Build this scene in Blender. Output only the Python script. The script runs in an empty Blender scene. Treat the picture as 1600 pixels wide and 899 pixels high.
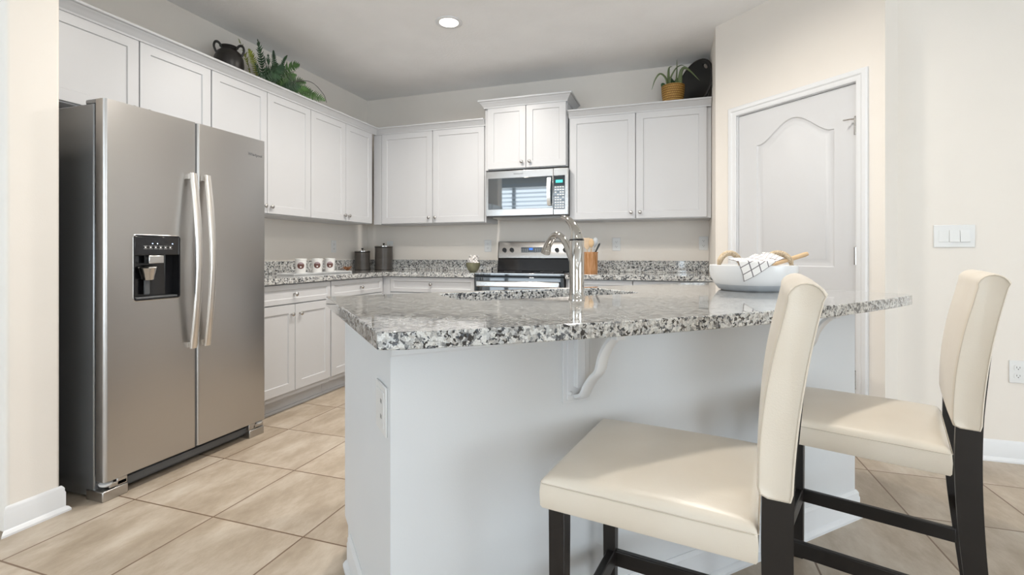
import bpy, bmesh, math, random
from mathutils import Vector, Matrix
random.seed(7)
C = bpy.context.scene.collection
PI = math.pi
R2 = math.sqrt(2)

# ------------------------------------------------------------------ camera, world, lights, exposure
F_PX, HY, CX, YAW, CAMH = 763.4, 396.7, 797.8, 0.3197, 1.0772
cam_d = bpy.data.cameras.new('camera'); cam = bpy.data.objects.new('camera', cam_d); C.objects.link(cam)
cam.location = (0, 0, CAMH); cam.rotation_euler = (PI/2, 0, YAW)
cam_d.sensor_width = 36; cam_d.lens = 36*F_PX/1600
cam_d.shift_x = (800-CX)/1600; cam_d.shift_y = -(449.5-HY)/1600
cam_d.clip_start = 0.02
bpy.context.scene.camera = cam
vs = bpy.context.scene.view_settings
vs.view_transform = 'Standard'; vs.look = 'None'; vs.gamma = 1; vs.use_curve_mapping = False
vs.exposure = 0.06
w = bpy.data.worlds.new('world'); bpy.context.scene.world = w; w.use_nodes = True
bg = w.node_tree.nodes['Background']; bg.inputs[0].default_value = (0.80, 0.91, 1.0, 1); bg.inputs[1].default_value = 4.6

def area(name, loc, size, target, power, col, spread=180, shape='RECTANGLE'):
    d = bpy.data.lights.new(name, 'AREA'); d.shape = shape; d.size = size[0]; d.size_y = size[1]
    d.energy = power; d.color = col; d.spread = math.radians(spread)
    o = bpy.data.objects.new(name, d); C.objects.link(o); o.location = loc
    o.rotation_euler = (Vector(target)-Vector(loc)).to_track_quat('-Z', 'Y').to_euler()
    return o
DAY = (0.80, 0.91, 1.0)
WARM = (1.0, 0.94, 0.86)
area('daylight_rear_window', (1.9, -6.32, 1.25), (3.4, 2.1), (1.9, 0, 3.4), 58, DAY)
area('daylight_side_window', (5.52, -0.9, 1.35), (3.6, 2.0), (0, -0.9, 3.0), 34, DAY)

# ------------------------------------------------------------------ materials
MATS = {}
def nodes(name):
    m = bpy.data.materials.new(name); m.use_nodes = True
    nt = m.node_tree; b = nt.nodes['Principled BSDF']
    return m, nt, b
def N(nt, t, **kw):
    n = nt.nodes.new(t)
    for k, v in kw.items(): setattr(n, k, v)
    return n
def objco(nt, scale=(1, 1, 1), rot=(0, 0, 0)):
    tc = N(nt, 'ShaderNodeTexCoord'); mp = N(nt, 'ShaderNodeMapping')
    mp.inputs['Scale'].default_value = scale; mp.inputs['Rotation'].default_value = rot
    nt.links.new(tc.outputs['Object'], mp.inputs['Vector']); return mp.outputs[0]
def noise(nt, co, scale, detail=3, rough=.5):
    n = N(nt, 'ShaderNodeTexNoise'); n.inputs['Scale'].default_value = scale
    n.inputs['Detail'].default_value = detail; n.inputs['Roughness'].default_value = rough
    nt.links.new(co, n.inputs['Vector']); return n
def ramp(nt, fac, stops, interp='LINEAR'):
    r = N(nt, 'ShaderNodeValToRGB'); r.color_ramp.interpolation = interp
    el = r.color_ramp.elements
    while len(el) < len(stops): el.new(0.5)
    for e, (p, c) in zip(el, stops): e.position = p; e.color = (*c, 1) if len(c) == 3 else c
    nt.links.new(fac, r.inputs[0]); return r
def bump(nt, b, h, strength, dist=.002):
    n = N(nt, 'ShaderNodeBump'); n.inputs['Strength'].default_value = strength; n.inputs['Distance'].default_value = dist
    nt.links.new(h, n.inputs['Height']); nt.links.new(n.outputs[0], b.inputs['Normal'])
def paint(name, col, rough=.5, var=.03, bs=0, bsc=300, spec=.5, metal=0, coat=0, nscale=4):
    m, nt, b = nodes(name)
    co = objco(nt); n = noise(nt, co, nscale, 3)
    a = tuple(c*(1-var) for c in col); z = tuple(min(1, c*(1+var)) for c in col)
    r = ramp(nt, n.outputs[0], [(.3, a), (.7, z)]); nt.links.new(r.outputs[0], b.inputs['Base Color'])
    b.inputs['Roughness'].default_value = rough; b.inputs['Metallic'].default_value = metal
    b.inputs['Specular IOR Level'].default_value = spec; b.inputs['Coat Weight'].default_value = coat
    if bs: bump(nt, b, noise(nt, co, bsc, 2).outputs[0], bs)
    MATS[name] = m; return m
def emis(name, col, s):
    m, nt, b = nodes(name); b.inputs['Base Color'].default_value = (*col, 1)
    b.inputs['Emission Color'].default_value = (*col, 1); b.inputs['Emission Strength'].default_value = s
    MATS[name] = m; return m
paint('wall', (.80, .75, .69), .85, .01, .12, 220, .2)
paint('ceiling', (.92, .92, .92), .9, .02, .8, 55, .1)
paint('trim', (.74, .745, .755), .35, .008)
paint('cabinet', (.56, .56, .57), .38, .008)
paint('island_paint', (.71, .72, .73), .5, .008, .06, 200)
paint('door_paint', (.62, .62, .63), .4, .008)
paint('plate', (.76, .76, .75), .3, .01)
paint('slot', (.12, .11, .10), .5, .05)
paint('chrome', (.53, .51, .48), .06, .01, metal=1)
paint('nickel', (.50, .48, .46), .22, .03, metal=1)
paint('handle_metal', (.84, .80, .75), .28, .02, metal=1)
paint('black_gloss', (.012, .012, .014), .08, .05)
paint('black_glass', (.014, .024, .034), .03, .05, coat=1)
MATS['black_glass'].node_tree.nodes['Principled BSDF'].inputs['IOR'].default_value = 1.75
paint('black_plastic', (.02, .02, .021), .45, .05)
paint('mirror_glass', (.014, .03, .045), .03, .05, coat=1)
MATS['mirror_glass'].node_tree.nodes['Principled BSDF'].inputs['IOR'].default_value = 2.5
paint('dark_grey', (.10, .105, .11), .4, .05)
paint('fridge_side', (.30, .31, .32), .27, .02, metal=.75)
paint('stool_wood', (.010, .0075, .0065), .42, .15, nscale=20)
paint('mug', (.78, .77, .75), .25, .01)
paint('emblem_brown', (.13, .055, .045), .5, .08)
paint('emblem_pale', (.34, .26, .28), .5, .05)
paint('ceramic_white', (.76, .765, .77), .22, .01)
paint('ceramic_grey', (.50, .53, .56), .35, .05, nscale=30)
paint('green_glaze', (.17, .165, .10), .4, .25, nscale=25)
paint('pot_black', (.018, .015, .013), .4, .3, .3, 60)
paint('wood_light', (.58, .40, .23), .5, .12, nscale=20)
paint('wood_pale', (.62, .47, .32), .55, .1, nscale=20)
paint('rust', (.24, .10, .04), .8, .5, nscale=60)
paint('soil', (.03, .022, .015), .95, .3, .6, 80)
paint('leaf_fern', (.055, .13, .028), .5, .55, nscale=14)
paint('leaf_dark', (.018, .06, .018), .5, .5, nscale=14)
paint('leaf_yellow', (.20, .22, .03), .55, .5, nscale=14)
paint('leaf_aloe', (.13, .17, .07), .45, .3, nscale=12)
paint('stem_grey', (.20, .17, .16), .7, .3, nscale=20)
paint('blind', (.86, .87, .88), .5, .01)
_nt = MATS['blind'].node_tree; _t = _nt.nodes.new('ShaderNodeBsdfTranslucent'); _t.inputs[0].default_value = (.8, .85, .9, 1)
_m = _nt.nodes.new('ShaderNodeMixShader'); _m.inputs[0].default_value = .7
_nt.links.new(_nt.nodes['Principled BSDF'].outputs[0], _m.inputs[1]); _nt.links.new(_t.outputs[0], _m.inputs[2])
_nt.links.new(_m.outputs[0], _nt.nodes['Material Output'].inputs[0])
paint('liner', (.62, .74, .86), .35, .05)
emis('lamp_glow', (1.0, .93, .82), 14)
emis('display_teal', (.05, .45, .42), .7)
emis('display_blue', (.04, .16, .7), 1.2)
emis('indicator', (.6, .75, 1.0), 3)

def steel(name, col, rough, axis=(4, 4, 700), metal=1, aniso=.6):
    m, nt, b = nodes(name)
    n = noise(nt, objco(nt, axis), 1.5, 4)
    r = ramp(nt, n.outputs[0], [(.3, tuple(c*.985 for c in col)), (.7, tuple(min(1, c*1.012) for c in col))])
    nt.links.new(r.outputs[0], b.inputs['Base Color'])
    b.inputs['Metallic'].default_value = metal; b.inputs['Roughness'].default_value = rough
    mr = N(nt, 'ShaderNodeMapRange'); mr.inputs[3].default_value = rough*.93; mr.inputs[4].default_value = rough*1.07
    nt.links.new(n.outputs[0], mr.inputs[0]); nt.links.new(mr.outputs[0], b.inputs['Roughness'])
    MATS[name] = m
steel('steel', (.50, .485, .47), .30)
steel('steel_bright', (.60, .59, .58), .24)
steel('steel_sink', (.62, .61, .60), .25, (200, 2, 2))

def granite():
    m, nt, b = nodes('granite')
    co = objco(nt)
    d = noise(nt, co, 110, 3); mx = N(nt, 'ShaderNodeVectorMath', operation='MULTIPLY_ADD')
    mx.inputs[1].default_value = (.020, .020, .020); nt.links.new(d.outputs['Color'], mx.inputs[0]); nt.links.new(co, mx.inputs[2])
    v = N(nt, 'ShaderNodeTexVoronoi'); v.inputs['Scale'].default_value = 140; nt.links.new(mx.outputs[0], v.inputs['Vector'])
    sp = N(nt, 'ShaderNodeSeparateColor'); nt.links.new(v.outputs['Color'], sp.inputs[0])
    cl = noise(nt, co, 26, 2)                       # clusters
    ad = N(nt, 'ShaderNodeMath', operation='MULTIPLY_ADD'); ad.inputs[1].default_value = .8; ad.inputs[2].default_value = -.40
    nt.links.new(cl.outputs[0], ad.inputs[0])
    su = N(nt, 'ShaderNodeMath', operation='ADD'); nt.links.new(ad.outputs[0], su.inputs[0]); nt.links.new(sp.outputs[0], su.inputs[1])
    r = ramp(nt, su.outputs[0], [(0, (.012, .014, .018)), (.12, (.06, .07, .085)), (.2, (.22, .225, .23)), (.32, (.38, .375, .36)),
                                (.46, (.52, .53, .53)), (.62, (.66, .655, .63)), (.80, (.46, .44, .41)), (.9, (.70, .70, .68))], 'CONSTANT')
    f = noise(nt, co, 330, 2)
    mix = N(nt, 'ShaderNodeMixRGB', blend_type='MULTIPLY'); mix.inputs[0].default_value = .5
    fr = ramp(nt, f.outputs[0], [(.3, (.55, .55, .55)), (.6, (1, 1, 1))])
    nt.links.new(r.outputs[0], mix.inputs[1]); nt.links.new(fr.outputs[0], mix.inputs[2])
    nt.links.new(mix.outputs[0], b.inputs['Base Color'])
    b.inputs['Roughness'].default_value = .07; b.inputs['IOR'].default_value = 1.6; b.inputs['Coat Weight'].default_value = .6; b.inputs['Coat Roughness'].default_value = .03
    MATS['granite'] = m
granite()

def tile():
    m, nt, b = nodes('floor_tile')
    tc = N(nt, 'ShaderNodeTexCoord'); se = N(nt, 'ShaderNodeSeparateXYZ'); nt.links.new(tc.outputs['Object'], se.inputs[0])
    S = .4512; fl = []; gr = []
    for k, o in ((0, -2.2344), (1, 1.5148)):
        a = N(nt, 'ShaderNodeMath', operation='SUBTRACT'); a.inputs[1].default_value = o-50*S; nt.links.new(se.outputs[k], a.inputs[0])
        q = N(nt, 'ShaderNodeMath', operation='DIVIDE'); q.inputs[1].default_value = S; nt.links.new(a.outputs[0], q.inputs[0])
        f = N(nt, 'ShaderNodeMath', operation='FLOOR'); nt.links.new(q.outputs[0], f.inputs[0]); fl.append(f)
        pp = N(nt, 'ShaderNodeMath', operation='PINGPONG'); pp.inputs[1].default_value = .5; nt.links.new(q.outputs[0], pp.inputs[0])
        g = N(nt, 'ShaderNodeMath', operation='LESS_THAN'); g.inputs[1].default_value = .0075; nt.links.new(pp.outputs[0], g.inputs[0]); gr.append(g)
    mg = N(nt, 'ShaderNodeMath', operation='MAXIMUM'); nt.links.new(gr[0].outputs[0], mg.inputs[0]); nt.links.new(gr[1].outputs[0], mg.inputs[1])
    cb = N(nt, 'ShaderNodeCombineXYZ'); nt.links.new(fl[0].outputs[0], cb.inputs[0]); nt.links.new(fl[1].outputs[0], cb.inputs[1])
    wn = N(nt, 'ShaderNodeTexWhiteNoise'); nt.links.new(cb.outputs[0], wn.inputs[0])
    off = N(nt, 'ShaderNodeVectorMath', operation='MULTIPLY_ADD'); off.inputs[1].default_value = (7, 7, 7)
    nt.links.new(wn.outputs['Color'], off.inputs[0]); nt.links.new(tc.outputs['Object'], off.inputs[2])
    mp = N(nt, 'ShaderNodeMapping'); mp.inputs['Scale'].default_value = (1, .45, 1); mp.inputs['Rotation'].default_value = (0, 0, .5)
    nt.links.new(off.outputs[0], mp.inputs[0])
    n = noise(nt, mp.outputs[0], 6, 8, .68)
    r = ramp(nt, n.outputs[0], [(.30, (.33, .265, .195)), (.46, (.415, .34, .26)), (.58, (.50, .425, .34)), (.75, (.60, .54, .455))])
    mv = N(nt, 'ShaderNodeMixRGB', blend_type='MULTIPLY'); mv.inputs[0].default_value = 1
    tr = ramp(nt, wn.outputs[0], [(0, (.94, .94, .94)), (1, (1.04, 1.04, 1.04))])
    nt.links.new(r.outputs[0], mv.inputs[1]); nt.links.new(tr.outputs[0], mv.inputs[2])
    mx = N(nt, 'ShaderNodeMixRGB'); nt.links.new(mg.outputs[0], mx.inputs[0]); nt.links.new(mv.outputs[0], mx.inputs[1]); mx.inputs[2].default_value = (.17, .11, .07, 1)
    nt.links.new(mx.outputs[0], b.inputs['Base Color'])
    b.inputs['Roughness'].default_value = .38; b.inputs['Specular IOR Level'].default_value = .4
    iv = N(nt, 'ShaderNodeMath', operation='SUBTRACT'); iv.inputs[0].default_value = 1; nt.links.new(mg.outputs[0], iv.inputs[1])
    bump(nt, b, iv.outputs[0], .5, .002)
    MATS['floor_tile'] = m
tile()

def leather():
    m, nt, b = nodes('leather'); co = objco(nt)
    n = noise(nt, co, 5, 3)
    r = ramp(nt, n.outputs[0], [(.3, (.75, .67, .56)), (.7, (.79, .72, .62))]); nt.links.new(r.outputs[0], b.inputs['Base Color'])
    b.inputs['Roughness'].default_value = .36; b.inputs['Coat Weight'].default_value = .12; b.inputs['Coat Roughness'].default_value = .25
    a = noise(nt, co, 420, 2); w2 = noise(nt, co, 9, 2)
    s = N(nt, 'ShaderNodeMath', operation='MULTIPLY_ADD'); s.inputs[1].default_value = 3.5
    nt.links.new(w2.outputs[0], s.inputs[0]); nt.links.new(a.outputs[0], s.inputs[2])
    bump(nt, b, s.outputs[0], .16, .002)
    MATS['leather'] = m
leather()
paint('seam', (.64, .57, .47), .6, .05)

def weave(name, c1, c2, sx, sz, rough=.6, vert='Z'):
    m, nt, b = nodes(name); co = objco(nt)
    se = N(nt, 'ShaderNodeSeparateXYZ'); nt.links.new(co, se.inputs[0])
    at = N(nt, 'ShaderNodeMath', operation='ARCTAN2'); nt.links.new(se.outputs[1], at.inputs[0]); nt.links.new(se.outputs[0], at.inputs[1])
    cb = N(nt, 'ShaderNodeCombineXYZ'); nt.links.new(at.outputs[0], cb.inputs[0]); nt.links.new(se.outputs[2], cb.inputs[1])
    mp = N(nt, 'ShaderNodeMapping'); mp.inputs['Scale'].default_value = (sx, sz, 1); nt.links.new(cb.outputs[0], mp.inputs[0])
    v = N(nt, 'ShaderNodeTexBrick'); v.inputs['Scale'].default_value = 1; v.inputs['Mortar Size'].default_value = .07
    v.inputs['Color1'].default_value = (*c1, 1); v.inputs['Color2'].default_value = (*[x*.75 for x in c1], 1); v.inputs['Mortar'].default_value = (*c2, 1)
    nt.links.new(mp.outputs[0], v.inputs['Vector']); nt.links.new(v.outputs[0], b.inputs['Base Color'])
    b.inputs['Roughness'].default_value = rough
    iv = N(nt, 'ShaderNodeMath', operation='SUBTRACT'); iv.inputs[0].default_value = 1; nt.links.new(v.outputs['Fac'], iv.inputs[1])
    bump(nt, b, iv.outputs[0], .9, .004)
    MATS[name] = m
weave('basket_weave', (.66, .40, .10), (.26, .12, .02), 3, 14)
weave('canister_weave', (.24, .21, .185), (.012, .011, .010), 5, 36, .35)
weave('wicker_black', (.028, .022, .020), (.004, .004, .004), 9, 60, .45)
def slats(name, c1, c2, n):
    m, nt, b = nodes(name); co = objco(nt, (1, 1, .15)); nn = noise(nt, co, 70, 3)
    r = ramp(nt, nn.outputs[0], [(.35, c1), (.65, c2)]); nt.links.new(r.outputs[0], b.inputs['Base Color']); b.inputs['Roughness'].default_value = .5
    MATS[name] = m
slats('crock_wood', (.40, .17, .05), (.60, .33, .17), 3)
def rope():
    m, nt, b = nodes('rope'); co = objco(nt); n = noise(nt, co, 160, 2)
    r = ramp(nt, n.outputs[0], [(.3, (.36, .27, .17)), (.7, (.66, .53, .38))]); nt.links.new(r.outputs[0], b.inputs['Base Color'])
    b.inputs['Roughness'].default_value = .9; bump(nt, b, n.outputs[0], .8, .003); MATS['rope'] = m
rope()
def checks(name, period, wd, base, line, use_uv=True):
    m, nt, b = nodes(name); tc = N(nt, 'ShaderNodeTexCoord'); se = N(nt, 'ShaderNodeSeparateXYZ')
    nt.links.new(tc.outputs['UV' if use_uv else 'Object'], se.inputs[0]); gs = []
    for k in (0, 1):
        q = N(nt, 'ShaderNodeMath', operation='DIVIDE'); q.inputs[1].default_value = period; nt.links.new(se.outputs[k], q.inputs[0])
        fr = N(nt, 'ShaderNodeMath', operation='PINGPONG'); fr.inputs[1].default_value = .5; nt.links.new(q.outputs[0], fr.inputs[0])
        g = N(nt, 'ShaderNodeMath', operation='LESS_THAN'); g.inputs[1].default_value = wd; nt.links.new(fr.outputs[0], g.inputs[0]); gs.append(g)
    mg = N(nt, 'ShaderNodeMath', operation='MAXIMUM'); nt.links.new(gs[0].outputs[0], mg.inputs[0]); nt.links.new(gs[1].outputs[0], mg.inputs[1])
    mx = N(nt, 'ShaderNodeMixRGB'); nt.links.new(mg.outputs[0], mx.inputs[0]); mx.inputs[1].default_value = (*base, 1); mx.inputs[2].default_value = (*line, 1)
    nt.links.new(mx.outputs[0], b.inputs['Base Color']); b.inputs['Roughness'].default_value = .9
    MATS[name] = m
checks('towel_check', .034, .06, (.84, .82, .80), (.17, .15, .16))
checks('napkin_check', .018, .10, (.84, .82, .80), (.45, .38, .34))

# ------------------------------------------------------------------ mesh builder
class MB:
    def __init__(s): s.v = []; s.f = []; s.uv = None
    def add(s, vs, fs):
        o = len(s.v); s.v += [tuple(p) for p in vs]; s.f += [tuple(i+o for i in f) for f in fs]; return s
    def box(s, x0, x1, y0, y1, z0, z1):
        v = [(x, y, z) for z in (z0, z1) for y in (y0, y1) for x in (x0, x1)]
        return s.add(v, [(0, 2, 3, 1), (4, 5, 7, 6), (0, 1, 5, 4), (2, 6, 7, 3), (0, 4, 6, 2), (1, 3, 7, 5)])
    def prism(s, poly, lo, hi, ax='z'):
        n = len(poly)
        def P(p, h): return {'z': (p[0], p[1], h), 'y': (p[0], h, p[1]), 'x': (h, p[0], p[1])}[ax]
        v = [P(p, lo) for p in poly]+[P(p, hi) for p in poly]
        return s.add(v, [tuple(range(n))[::-1], tuple(range(n, 2*n))]+[(i, (i+1) % n, n+(i+1) % n, n+i) for i in range(n)])
    def lathe(s, prof, c=(0, 0, 0), seg=28, M=None, a0=0, a1=2*PI, sx=1, sy=1):
        full = abs(a1-a0-2*PI) < 1e-6; n = seg if full else seg+1; v = []
        for (r, z) in prof:
            for i in range(n):
                a = a0+(a1-a0)*i/seg; v.append(Vector((r*math.cos(a)*sx, r*math.sin(a)*sy, z)))
        if M: v = [M @ p for p in v]
        v = [(p[0]+c[0], p[1]+c[1], p[2]+c[2]) for p in v]; f = []
        for k in range(len(prof)-1):
            for i in range(seg if full else seg):
                j = (i+1) % n if full else i+1
                f.append((k*n+i, k*n+j, (k+1)*n+j, (k+1)*n+i))
        return s.add(v, f)
    def tube(s, pts, r, seg=12, caps=True, sx=1.0):
        pts = [Vector(p) for p in pts]; n = len(pts); rs = r if isinstance(r, (list, tuple)) else [r]*n
        v = []; up = Vector((0, 0, 1)); pn = None
        for i, p in enumerate(pts):
            t = (pts[min(i+1, n-1)]-pts[max(i-1, 0)]).normalized()
            if pn is None:
                pn = up.cross(t)
                if pn.length < .1: pn = Vector((1, 0, 0)).cross(t)
            pn = (pn-t*pn.dot(t)).normalized(); bn = t.cross(pn)
            for k in range(seg):
                a = 2*PI*k/seg; v.append(p+pn*math.cos(a)*rs[i]*sx+bn*math.sin(a)*rs[i])
        f = [(i*seg+k, i*seg+(k+1) % seg, (i+1)*seg+(k+1) % seg, (i+1)*seg+k) for i in range(n-1) for k in range(seg)]
        if caps: f += [tuple(range(seg))[::-1], tuple(range((n-1)*seg, n*seg))]
        return s.add(v, f)
    def shaker(s, x0, x1, z0, z1, y=0, t=.019, fr=.057, rc=.007):
        # y = front plane (towards viewer = smaller y); solid with recessed chamfered centre
        e = .0015; c = .004
        def ring(d, yy): return [(x0+d, yy, z0+d), (x1-d, yy, z0+d), (x1-d, yy, z1-d), (x0+d, yy, z1-d)]
        rs = [ring(0, y+t), ring(0, y+e), ring(e, y), ring(fr, y), ring(fr+c, y+rc)]
        v = sum(rs, []); f = [(3, 2, 1, 0)]
        for k in range(4):
            for i in range(4):
                j = (i+1) % 4; f.append((k*4+i, k*4+j, (k+1)*4+j, (k+1)*4+i))
        f.append((16, 17, 18, 19)); return s.add(v, f)
    def xf(s, M):
        s.v = [tuple(M @ Vector(p)) for p in s.v]; return s
    def make(s, name, mat, parent=None, bevel=0, smooth=None, seg=2, sub=0, label=None):
        me = bpy.data.meshes.new(name); me.from_pydata(s.v, [], s.f); me.update()
        bm = bmesh.new(); bm.from_mesh(me); bmesh.ops.recalc_face_normals(bm, faces=bm.faces); bm.to_mesh(me); bm.free()
        me.materials.append(MATS[mat])
        if s.uv:
            uvl = me.uv_layers.new(name='UVMap')
            for l in me.loops: uvl.data[l.index].uv = s.uv[l.vertex_index]
        if smooth is not None:
            me.shade_smooth()
            if smooth < 180: me.set_sharp_from_angle(angle=math.radians(smooth))
        o = bpy.data.objects.new(name, me); C.objects.link(o)
        if parent: o.parent = parent
        if bevel:
            m = o.modifiers.new('b', 'BEVEL'); m.width = bevel; m.segments = seg; m.limit_method = 'ANGLE'; m.angle_limit = math.radians(40); m.harden_normals = False
            if smooth is None: me.shade_smooth(); me.set_sharp_from_angle(angle=math.radians(35))
        if sub:
            m = o.modifiers.new('s', 'SUBSURF'); m.levels = sub; m.render_levels = sub
        if label: o['label'] = label
        return o
def B(*a): return MB().box(*a)
def thing(name, label, cat, loc=(0, 0, 0), rz=0, group=None):
    o = bpy.data.objects.new(name, None); C.objects.link(o); o.location = loc; o.rotation_euler = (0, 0, rz); o.empty_display_size = .05
    o['label'] = label; o['category'] = cat
    if group: o['group'] = group
    return o
def tag(o, label, cat, group=None):
    o['label'] = label; o['category'] = cat
    if group: o['group'] = group
    return o
def struct(o, label=None):
    o['kind'] = 'structure'
    if label: o['label'] = label; 
    return o
def text_mesh(body, size, name, mat, parent, loc, rot, depth=.0006):
    cu = bpy.data.curves.new(name, 'FONT'); cu.body = body; cu.size = size; cu.align_x = 'CENTER'; cu.align_y = 'CENTER'; cu.extrude = depth
    t = bpy.data.objects.new(name, cu); C.objects.link(t); bpy.context.view_layer.update()
    me = bpy.data.meshes.new_from_object(t.evaluated_get(bpy.context.evaluated_depsgraph_get()))
    bpy.data.objects.remove(t); bpy.data.curves.remove(cu)
    me.materials.clear(); me.materials.append(MATS[mat])
    me.transform(Matrix.Translation(loc) @ rot)
    o = bpy.data.objects.new(name, me); C.objects.link(o); o.parent = parent; return o
FRONT = Matrix.Rotation(PI/2, 4, 'X')          # lies text in the local x-z plane facing -y
def bez(p, n=16):
    # Catmull-Rom through points
    P = [Vector(q) for q in p]; P = [2*P[0]-P[1]]+P+[2*P[-1]-P[-2]]; out = []
    for i in range(1, len(P)-2):
        for k in range(n):
            t = k/n; a, b, c, d = P[i-1], P[i], P[i+1], P[i+2]
            out.append(.5*((2*b)+(-a+c)*t+(2*a-5*b+4*c-d)*t*t+(-a+3*b-3*c+d)*t**3))
    out.append(P[-2]); return out

# ------------------------------------------------------------------ the room
XL, YB, H = -3.078, 4.451, 2.703
PX, PY = .294, 3.783                       # pantry outside corner
QX, QY = PX+.757, PY-.757                  # end of the angled pantry wall
YR = 3.215                                 # right wall
XW, YS, XE = -6.1, -6.5, 5.7               # far west, rear and east walls of the open living area
T = .12
YN = -1.9                                   # nearer rear wall with the blinds, behind the camera on the left
SHP = [(XW-T, YN-T), (-1.5-T, YN-T), (-1.5-T, YS-T), (XE+T, YS-T), (XE+T, YB+T), (XW-T, YB+T)]
struct(MB().prism(SHP, -.1, 0, 'z').make('floor', 'floor_tile'))
struct(MB().prism(SHP, H, H+.1, 'z').make('ceiling', 'ceiling'))
struct(B(XL-T, XL, 1.35, YB+T, 0, H).make('wall_left', 'wall'))
struct(B(XL, PX+T, YB, YB+T, 0, H).make('wall_back', 'wall'))
struct(B(XW, -2.425, 1.17, 1.345, 0, H).make('wall_fridge_side', 'wall', bevel=.012, seg=3))
struct(B(PX, PX+T, PY, YB, 0, H).make('wall_pantry_side', 'wall'))
struct(B(QX+.06, XE, YR, YR+T, 0, H).make('wall_right', 'wall'))
# angled pantry wall with a door opening, local frame: x along wall, y into it
pr = Matrix.Translation((PX, PY, 0)) @ Matrix.Rotation(-PI/4, 4, 'Z')
DW0, DW1, DH = .172, .938, 2.022
pw = MB().box(0, DW0, 0, T, 0, H).box(DW1, 1.071, 0, T, 0, H).box(DW0, DW1, 0, T, DH, H)
o = struct(pw.make('wall_pantry', 'wall')); o.matrix_world = pr
# living area walls behind the camera with window openings
wr = MB().box(-1.5, .2, YS-T, YS, 0, H).box(.2, 3.6, YS-T, YS, 0, .15).box(.2, 3.6, YS-T, YS, 2.35, H).box(3.6, XE, YS-T, YS, 0, H)
struct(MB().box(XW, -4.4, YN-T, YN, 0, H).box(-4.4, -2.1, YN-T, YN, 0, .15).box(-4.4, -2.1, YN-T, YN, 2.5, H).box(-2.1, -1.5, YN-T, YN, 0, H).box(-1.5-T, -1.5, YS, YN-T, 0, H).make('wall_rear_left', 'wall'))
struct(wr.make('wall_rear', 'wall'))
struct(MB().box(XE, XE+T, YS, -2.7, 0, H).box(XE, XE+T, .9, YR+T, 0, H).box(XE, XE+T, -2.7, .9, 0, .35).box(XE, XE+T, -2.7, .9, 2.35, H).make('wall_east', 'wall'))
struct(B(XW-T, XW, YN-T, 1.345, 0, H).make('wall_west', 'wall'))
bl = MB()
for k in range(26): bl.add([(x, YN-.06+dy, .2+k*.09+dz) for x in (-4.38, -2.12) for (dy, dz) in ((0, 0), (.015, .016), (.03, .026), (.045, .03))],
                           [(0, 1, 5, 4), (1, 2, 6, 5), (2, 3, 7, 6)])
wroot = struct(MB().box(-4.46, -2.04, YN-.01, YN+.015, 2.5, 2.58).box(-4.46, -2.04, YN-.01, YN+.03, .08, .15).box(-4.48, -4.4, YN-.01, YN+.015, .1, 2.55).box(-2.1, -2.02, YN-.01, YN+.015, .1, 2.55).box(-3.3, -3.22, YN-.11, YN-.07, .15, 2.5).make('window_1', 'trim'))
bl.make('blind', 'blind', wroot)

def basebd(name, x0, x1, M, h=.108, shoe=True, ends=(0, 0)):
    # profile in (y,z), y<0 towards room, run along local x
    prof = [(0, 0), (-.026, 0), (-.026, .008), (-.020, .018), (-.013, .022), (-.013, h-.03), (-.0105, h-.024), (-.0105, h-.012), (-.006, h-.004), (-.003, h), (0, h)]
    m = MB(); n = len(prof); v = []
    for i, x in enumerate((x0, x1)):
        e = ends[i]
        for (y, z) in prof: v.append((x+(y*e if i == 0 else -y*e), y, z))
    m.add(v, [tuple(range(n))[::-1], tuple(range(n, 2*n))]+[(k, (k+1) % n, n+(k+1) % n, n+k) for k in range(n)])
    o = m.make(name, 'trim', smooth=30); o.matrix_world = M; return struct(o)
RZ = lambda a, x, y: Matrix.Translation((x, y, 0)) @ Matrix.Rotation(a, 4, 'Z')
basebd('baseboard_fridge_side', 0, .175, RZ(PI/2, -2.425, 1.17), ends=(1, 1))
basebd('baseboard_fridge_wall', 0, 2.675, RZ(0, XW, 1.17), ends=(0, 1))
basebd('baseboard_right', 0, XE-QX-.06, RZ(0, QX+.06, YR))
basebd('baseboard_pantry', .995, 1.071, pr, ends=(0, 0))
basebd('baseboard_pantry_left', 0, .115, pr)

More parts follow.
